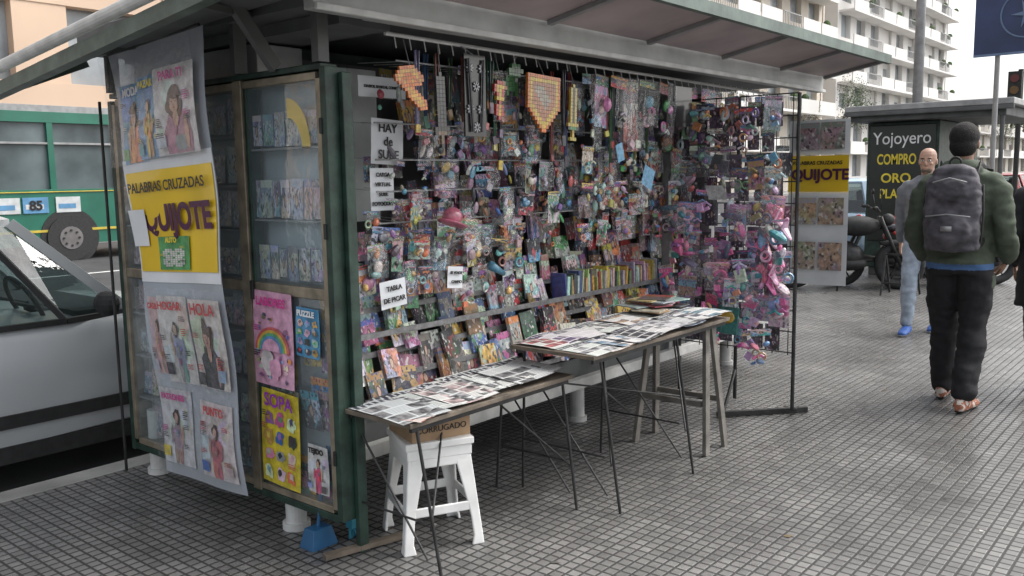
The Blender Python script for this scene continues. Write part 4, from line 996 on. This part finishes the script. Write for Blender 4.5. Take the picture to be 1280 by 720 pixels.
# ---------------------------------------------------------------- people
def organic(mb_,name,vox,it,amp,nsc,mats,region,parent):
    o=mb_.build('tmp',[mats[0]])
    r=o.modifiers.new('r','REMESH'); r.mode='VOXEL'; r.voxel_size=vox
    s_=o.modifiers.new('s','SMOOTH'); s_.factor=.6; s_.iterations=it
    me=evalmesh(o); bpy.data.objects.remove(o)
    me.name=name
    me.materials.clear()
    for m_ in mats: me.materials.append(m_)
    if amp:
        ns_=[v.normal.copy() for v in me.vertices]
        for v,n_ in zip(me.vertices,ns_):
            p=v.co
            a=noise.noise(V((p.x*nsc,p.y*nsc,p.z*nsc*1.6)))+.5*noise.noise(V((p.x*nsc*2.3,p.y*nsc*2.3,p.z*nsc*4)))
            v.co=p+n_*a*amp*(1 if p.z<1.45 else .2)
    for p in me.polygons:
        p.material_index=region(p.center); p.use_smooth=True
    ob=bpy.data.objects.new(name,me); COL.objects.link(ob); att(ob,parent); return ob
def head(c,parent,skin,hair=None,tilt=0):
    c=V(c); m_=MB(); rs=[]
    for z,w,d,y in ((-.118,.02,.022,.05),(-.108,.036,.04,.04),(-.085,.052,.06,.022),(-.05,.062,.078,.008),(-.015,.069,.088,.0),(.02,.074,.094,-.004),(.055,.073,.094,-.008),(.085,.062,.08,-.01),(.105,.042,.056,-.012),(.116,.018,.025,-.012)):
        rs.append([c+V((w*math.cos(a),y+d*math.sin(a),z)) for a in [2*math.pi*k/20 for k in range(20)]])
    m_.rings(rs)
    m_.limb([c+V((0,-.02,-.06)),c+V((0,-.03,-.17))],[.055,.06])
    m_.ell(c+V((0,.096,-.028)),(.013,.018,.022)); m_.ell(c+V((0,.088,-.008)),(.009,.012,.03))
    m_.ell(c+V((0,.08,-.068)),(.026,.012,.007)); m_.ell(c+V((0,.08,-.08)),(.02,.012,.007)); m_.ell(c+V((0,.074,.022)),(.052,.018,.009))
    for s_ in (-1,1):
        m_.ell(c+V((s_*.076,-.008,-.012)),(.008,.018,.03)); m_.ell(c+V((s_*.04,.06,-.03)),(.02,.018,.015))
    organic(m_,'head',.005,2,0,1,[skin],lambda p:0,parent)
    e=MB()
    for s_ in (-1,1):
        e.ell(c+V((s_*.03,.079,.0)),(.014,.01,.008),0); e.ell(c+V((s_*.03,.087,.0)),(.006,.004,.006),1)
        e.ell(c+V((s_*.031,.088,.021)),(.019,.006,.004),1)
    e.build('eyes',[WPAPER,HAIR],parent,True)
    if hair:
        h=MB(); h.ell(c+V((0,-.022,.036)),(.084,.102,.09),0,None,24,16); h.ell(c+V((0,-.04,-.02)),(.078,.08,.075),0,None,20,12)
        organic(h,'hair',.007,3,.004,45,[HAIR],lambda p:0,parent)
def hand(w,d,n,side,parent,skin):
    w=V(w);d=V(d).normalized();n=V(n);n=(n-d*n.dot(d)).normalized();s=d.cross(n)*side
    m_=MB()
    m_.limb([w-d*.03,w+d*.02,w+d*.06,w+d*.09],[(.024,.02),(.034,.016),(.042,.015),(.04,.012)],0,14,ref=tuple(n))
    for k,(o_,L_) in enumerate(((.030,.068),(.011,.078),(-.009,.073),(-.028,.057))):
        p=w+d*.085+s*o_; pts=[p-d*.02]; a=.25
        for q in (.45,.3,.25):
            dd_=(d*math.cos(a)+n*math.sin(a)); pts.append(p+dd_*L_*q); p=pts[-1]; a+=.45
        m_.limb(pts,[.0095,.009,.008,.007],0,8)
    p=w+d*.025+s*.03
    m_.limb([p,p+(d*.6+s*.6+n*.3)*.035,p+(d*.8+s*.5+n*.4)*.065],[.013,.011,.009],0,8)
    organic(m_,'hand',.0038,1,0,1,[skin],lambda p:0,parent)
def shoe(m_,a,fwd,L_=.26,m=0,toe=0):
    a=V(a);f=V(fwd).normalized()
    base=a.copy(); base.z=0
    m_.limb([base-f*.06+V((0,0,.045)),base+f*.04+V((0,0,.045)),base+f*.12+V((0,0,.035)),base+f*(L_-.08)+V((0,0,.03))],[(.036,.045),(.042,.045),(.048,.034),(.04,.026)],m,12,ref=(0,0,1))
JK=M('olive_jacket',(.065,.082,.055),.8,0,.2,25,.3,200); TR_=M('black_trousers',(.012,.012,.014),.85,0,.3,25,.3,200)
mA=grp('man_with_backpack',(6.02,1.38,0),math.radians(-90),1.015)
def torso(b,puff=0,z0=.86,sw=1):
    rs=[]
    for z,w,d,y in ((.84,.15,.11,0),(.92,.168,.122,0),(1.0,.165,.12,0),(1.1,.168,.118,0),(1.22,.185,.125,-.005),(1.34,.195,.125,-.012),(1.42,.18,.105,-.015),(1.465,.12,.085,-.018),(1.50,.07,.07,-.018)):
        if z>=z0 or z<.9: rs.append([V(((w*sw+puff)*math.copysign(abs(math.cos(a))**.85,math.cos(a)),y+(d+puff)*math.sin(a),z)) for a in [2*math.pi*k/28 for k in range(28)]])
    b.rings(rs)
b=MB(); torso(b,.018,0,1)
for s_ in (-1,1):
    b.limb([(s_*.155,-.02,1.40),(s_*.21,-.03,1.33),(s_*.245,-.06,1.14),(s_*.255,-.02,1.06),(s_*.25,.08,.96),(s_*.24,.12,.93)],[.07,.075,.064,.062,.054,.048])
b.limb([(-.09,0,.92),(-.1,.06,.7),(-.098,.12,.5),(-.10,.14,.3),(-.10,.15,.1)],[(.105,.115),(.1,.1),(.085,.085),(.08,.08),(.072,.082)])
b.limb([(.09,0,.92),(.095,.02,.7),(.09,.02,.5),(.09,-.06,.3),(.09,-.14,.11)],[(.105,.115),(.1,.1),(.085,.085),(.08,.08),(.072,.082)])
b.ell((0,-.085,1.47),(.13,.06,.065)); b.torus((0,-.02,1.49),(0,.15,1),.085,.035,24,10); b.torus((0,0,.925),(0,0,1),.15,.026,32,8)
def regA(p):
    if abs(p.x)>.195: return 0
    if p.z>.905: return 0
    if p.z>.865: return 2
    return 1
organic(b,'body',.012,3,.016,7,[JK,TR_,M('blue_shirt',(.06,.13,.28),.8)],regA,mA)
head((0,0,1.635),mA,SKIN2,True)
for s_ in (-1,1): hand((s_*.235,.135,.925),(-s_*.35,.5,-.75),(-s_*.7,.2,0),-s_,mA,SKIN2)
b=MB()
for a,fw in (((-.10,.15,.1),(-.1,1,0)),((.09,-.15,.1),(.12,1,0))):
    shoe(b,a,fw,.26); b.limb([(a[0],a[1],.05),(a[0],a[1],.14)],[.045,.042])
def regS(p): return 1 if p.z<.022 else (0 if (noise.noise(p*40)>-.05) else 2)
organic(b,'sandals',.006,2,0,1,[M('rust_sock',(.32,.12,.07),.8,0,.4,60),BLACK,M('pale_sock',(.5,.45,.4),.8)],regS,mA)
b=MB(); rs=[]
for z,w,d in ((.985,.10,.05),(1.0,.145,.075),(1.1,.155,.09),(1.25,.155,.085),(1.4,.145,.07),(1.48,.11,.05),(1.505,.05,.02)):
    rs.append([V((w*math.copysign(abs(math.cos(a))**.6,math.cos(a)),-.215+d*math.copysign(abs(math.sin(a))**.7,math.sin(a)),z)) for a in [2*math.pi*k/28 for k in range(28)]])
b.rings(rs); b.ell((0,-.30,1.12),(.12,.05,.11),0,None,20,12); b.ell((0,-.285,1.34),(.1,.035,.08),0,None,20,12)
organic(b,'backpack',.009,2,.012,11,[M('pack_fabric',(.075,.07,.08),.7,0,.6,14,.3,200)],lambda p:0,mA)
b=MB()
for s_ in (-1,1):
    b.limb([(s_*.09,-.15,1.45),(s_*.11,-.07,1.505),(s_*.125,.05,1.47),(s_*.13,.145,1.33),(s_*.15,.12,1.15),(s_*.17,.0,1.06),(s_*.13,-.14,1.03)],[(.028,.008)]*7,0,8)
    b.limb([(s_*.155,-.2,1.38),(s_*.165,-.21,1.2),(s_*.155,-.2,1.05)],[(.006,.012)]*3,0,6)
b.torus((0,-.2,1.515),(0,1,0),.03,.007,16,6)
b.limb([(-.12,-.335,1.2),(0,-.352,1.215),(.12,-.335,1.2)],[.004]*3,1,6); b.limb([(-.09,-.315,1.40),(0,-.32,1.425),(.09,-.315,1.40)],[.004]*3,1,6)
b.box((0,-.353,1.13),(.06,.006,.03),1)
b.build('straps',[BLACK,GREYM],mA,True)
mB=grp('bald_man',(8.6,2.27,0),math.radians(90+3),.965)
b=MB(); torso(b,.012,0)
for s_,f in ((-1,.1),(1,-.08)):
    b.limb([(s_*.16,-.02,1.40),(s_*.21,-.02,1.34),(s_*.24,-.04+f*.3,1.13),(s_*.24,f*.9,.95),(s_*.24,f*1.4,.88)],[.065,.066,.055,.045,.04])
b.limb([(-.09,0,.92),(-.095,-.02,.5),(-.09,-.17,.11)],[(.1,.11),(.075,.08),(.055,.062)])
b.limb([(.09,0,.92),(.095,.13,.5),(.09,.18,.11)],[(.1,.11),(.075,.08),(.055,.062)])
organic(b,'body',.014,3,.012,7,[M('grey_sweater',(.16,.17,.19),.85,0,.15,20),M('pale_jeans',(.28,.33,.4),.8,0,.2,20)],lambda p:0 if (p.z>.93 or abs(p.x)>.2) else 1,mB)
head((0,.01,1.635),mB,SKIN); b=MB(); b.ell((0,.055,1.545),(.05,.045,.03)); organic(b,'beard',.006,1,.003,60,[M('stubble',(.12,.09,.07),.9)],lambda p:0,mB)
hand((-.24,.15,.86),(0,.2,-1),(1,0,0),1,mB,SKIN); hand((.24,-.12,.86),(0,-.1,-1),(-1,0,0),-1,mB,SKIN)
b=MB(); shoe(b,(-.09,-.17,.1),(0,1,0)); shoe(b,(.09,.18,.1),(0,1,0))
organic(b,'shoes',.006,2,0,1,[M('blue_shoe',(.03,.1,.35),.6),WPLAST],lambda p:1 if p.z<.02 else 0,mB)
mC=grp('woman_in_black_coat',(6.62,.98,0),math.radians(-88),.95)
b=MB(); torso(b,.02,0,.92)
for s_,f in ((-1,.14),(1,-.1)):
    b.limb([(s_*.15,-.02,1.40),(s_*.2,-.02,1.33),(s_*.23,-.06,1.12),(s_*.23,.04,.97),(s_*.22,.1,.92)],[.068,.072,.06,.052,.045])
rs=[[V((w*math.cos(a),d*math.sin(a),z)) for a in [2*math.pi*k/28 for k in range(28)]] for z,w,d in ((.62,.2,.16),(.75,.2,.16),(.9,.19,.15),(1.0,.18,.14))]
b.rings(rs)
b.limb([(-.08,0,.9),(-.085,.12,.5),(-.08,.18,.1)],[.1,.07,.05]); b.limb([(.08,0,.9),(.085,.0,.5),(.08,-.16,.12)],[.1,.07,.05])
organic(b,'body',.014,3,.012,7,[M('black_coat',(.015,.015,.017),.8,0,.3,20),M('grey_leggings',(.06,.06,.065),.8)],lambda p:0 if p.z>.6 else 1,mC)
head((0,0,1.635),mC,SKIN,True)
b=MB(); b.limb([(0,-.06,1.66),(0,-.1,1.52),(0,-.11,1.36)],[(.08,.05),(.08,.045),(.06,.025)]); organic(b,'long_hair',.008,2,.01,30,[HAIR],lambda p:0,mC)
hand((-.22,.12,.9),(0,.3,-1),(1,0,0),1,mC,SKIN); hand((.22,.12,.9),(0,.3,-1),(-1,0,0),-1,mC,SKIN)
b=MB(); shoe(b,(-.08,.18,.1),(0,1,0),.24); shoe(b,(.08,-.16,.1),(0,1,0),.24)
organic(b,'shoes',.006,2,0,1,[M('cream_shoe',(.4,.38,.34),.6),BLACK],lambda p:1 if p.z<.02 else 0,mC)

# ---------------------------------------------------------------- light, world, camera
w=bpy.data.worlds.new('World'); sc.world=w; w.use_nodes=True; nt=w.node_tree; nt.nodes.clear()
out=nd(nt,'ShaderNodeOutputWorld'); bg=nd(nt,'ShaderNodeBackground'); sky=nd(nt,'ShaderNodeTexSky',sky_type='NISHITA')
sky.sun_disc=False; EL,AZ=math.radians(52),math.radians(125)
sky.sun_elevation=EL; sky.sun_rotation=AZ; sky.dust_density=5; sky.air_density=1
hs=nd(nt,'ShaderNodeHueSaturation'); hs.inputs['Saturation'].default_value=.25; hs.inputs['Value'].default_value=2.3
nt.links.new(sky.outputs[0],hs.inputs['Color']); nt.links.new(hs.outputs[0],bg.inputs[0]); nt.links.new(bg.outputs[0],out.inputs[0]); bg.inputs[1].default_value=.15
sl=bpy.data.lights.new('sun','SUN'); sl.energy=1.0; sl.angle=math.radians(25); sl.color=(1,.97,.92)
so=bpy.data.objects.new('sun',sl); COL.objects.link(so)
sd_=V((math.sin(AZ)*math.cos(EL),math.cos(AZ)*math.cos(EL),math.sin(EL)))
so.rotation_euler=sd_.to_track_quat('Z','Y').to_euler(); so.location=sd_*30
cam=bpy.data.cameras.new('camera'); co=bpy.data.objects.new('camera',cam); COL.objects.link(co)
cam.sensor_width=36; cam.lens=1100/1280*36; cam.clip_end=2000; cam.clip_start=.05
yaw=math.radians(40); pitch=math.radians(-7.25); roll=math.radians(.93)
F=V((math.cos(yaw)*math.cos(pitch),math.sin(yaw)*math.cos(pitch),math.sin(pitch)))
Rt=V((math.sin(yaw),-math.cos(yaw),0)); Up=Rt.cross(F)
R2=Rt*math.cos(roll)-Up*math.sin(roll); U2=Up*math.cos(roll)+Rt*math.sin(roll)
m=Matrix((R2,U2,-F)).transposed().to_4x4(); m.translation=V((0,0,1.5)); co.matrix_world=m
sc.camera=co
sc.view_settings.view_transform='Standard'; sc.view_settings.look='None'; sc.view_settings.exposure=0
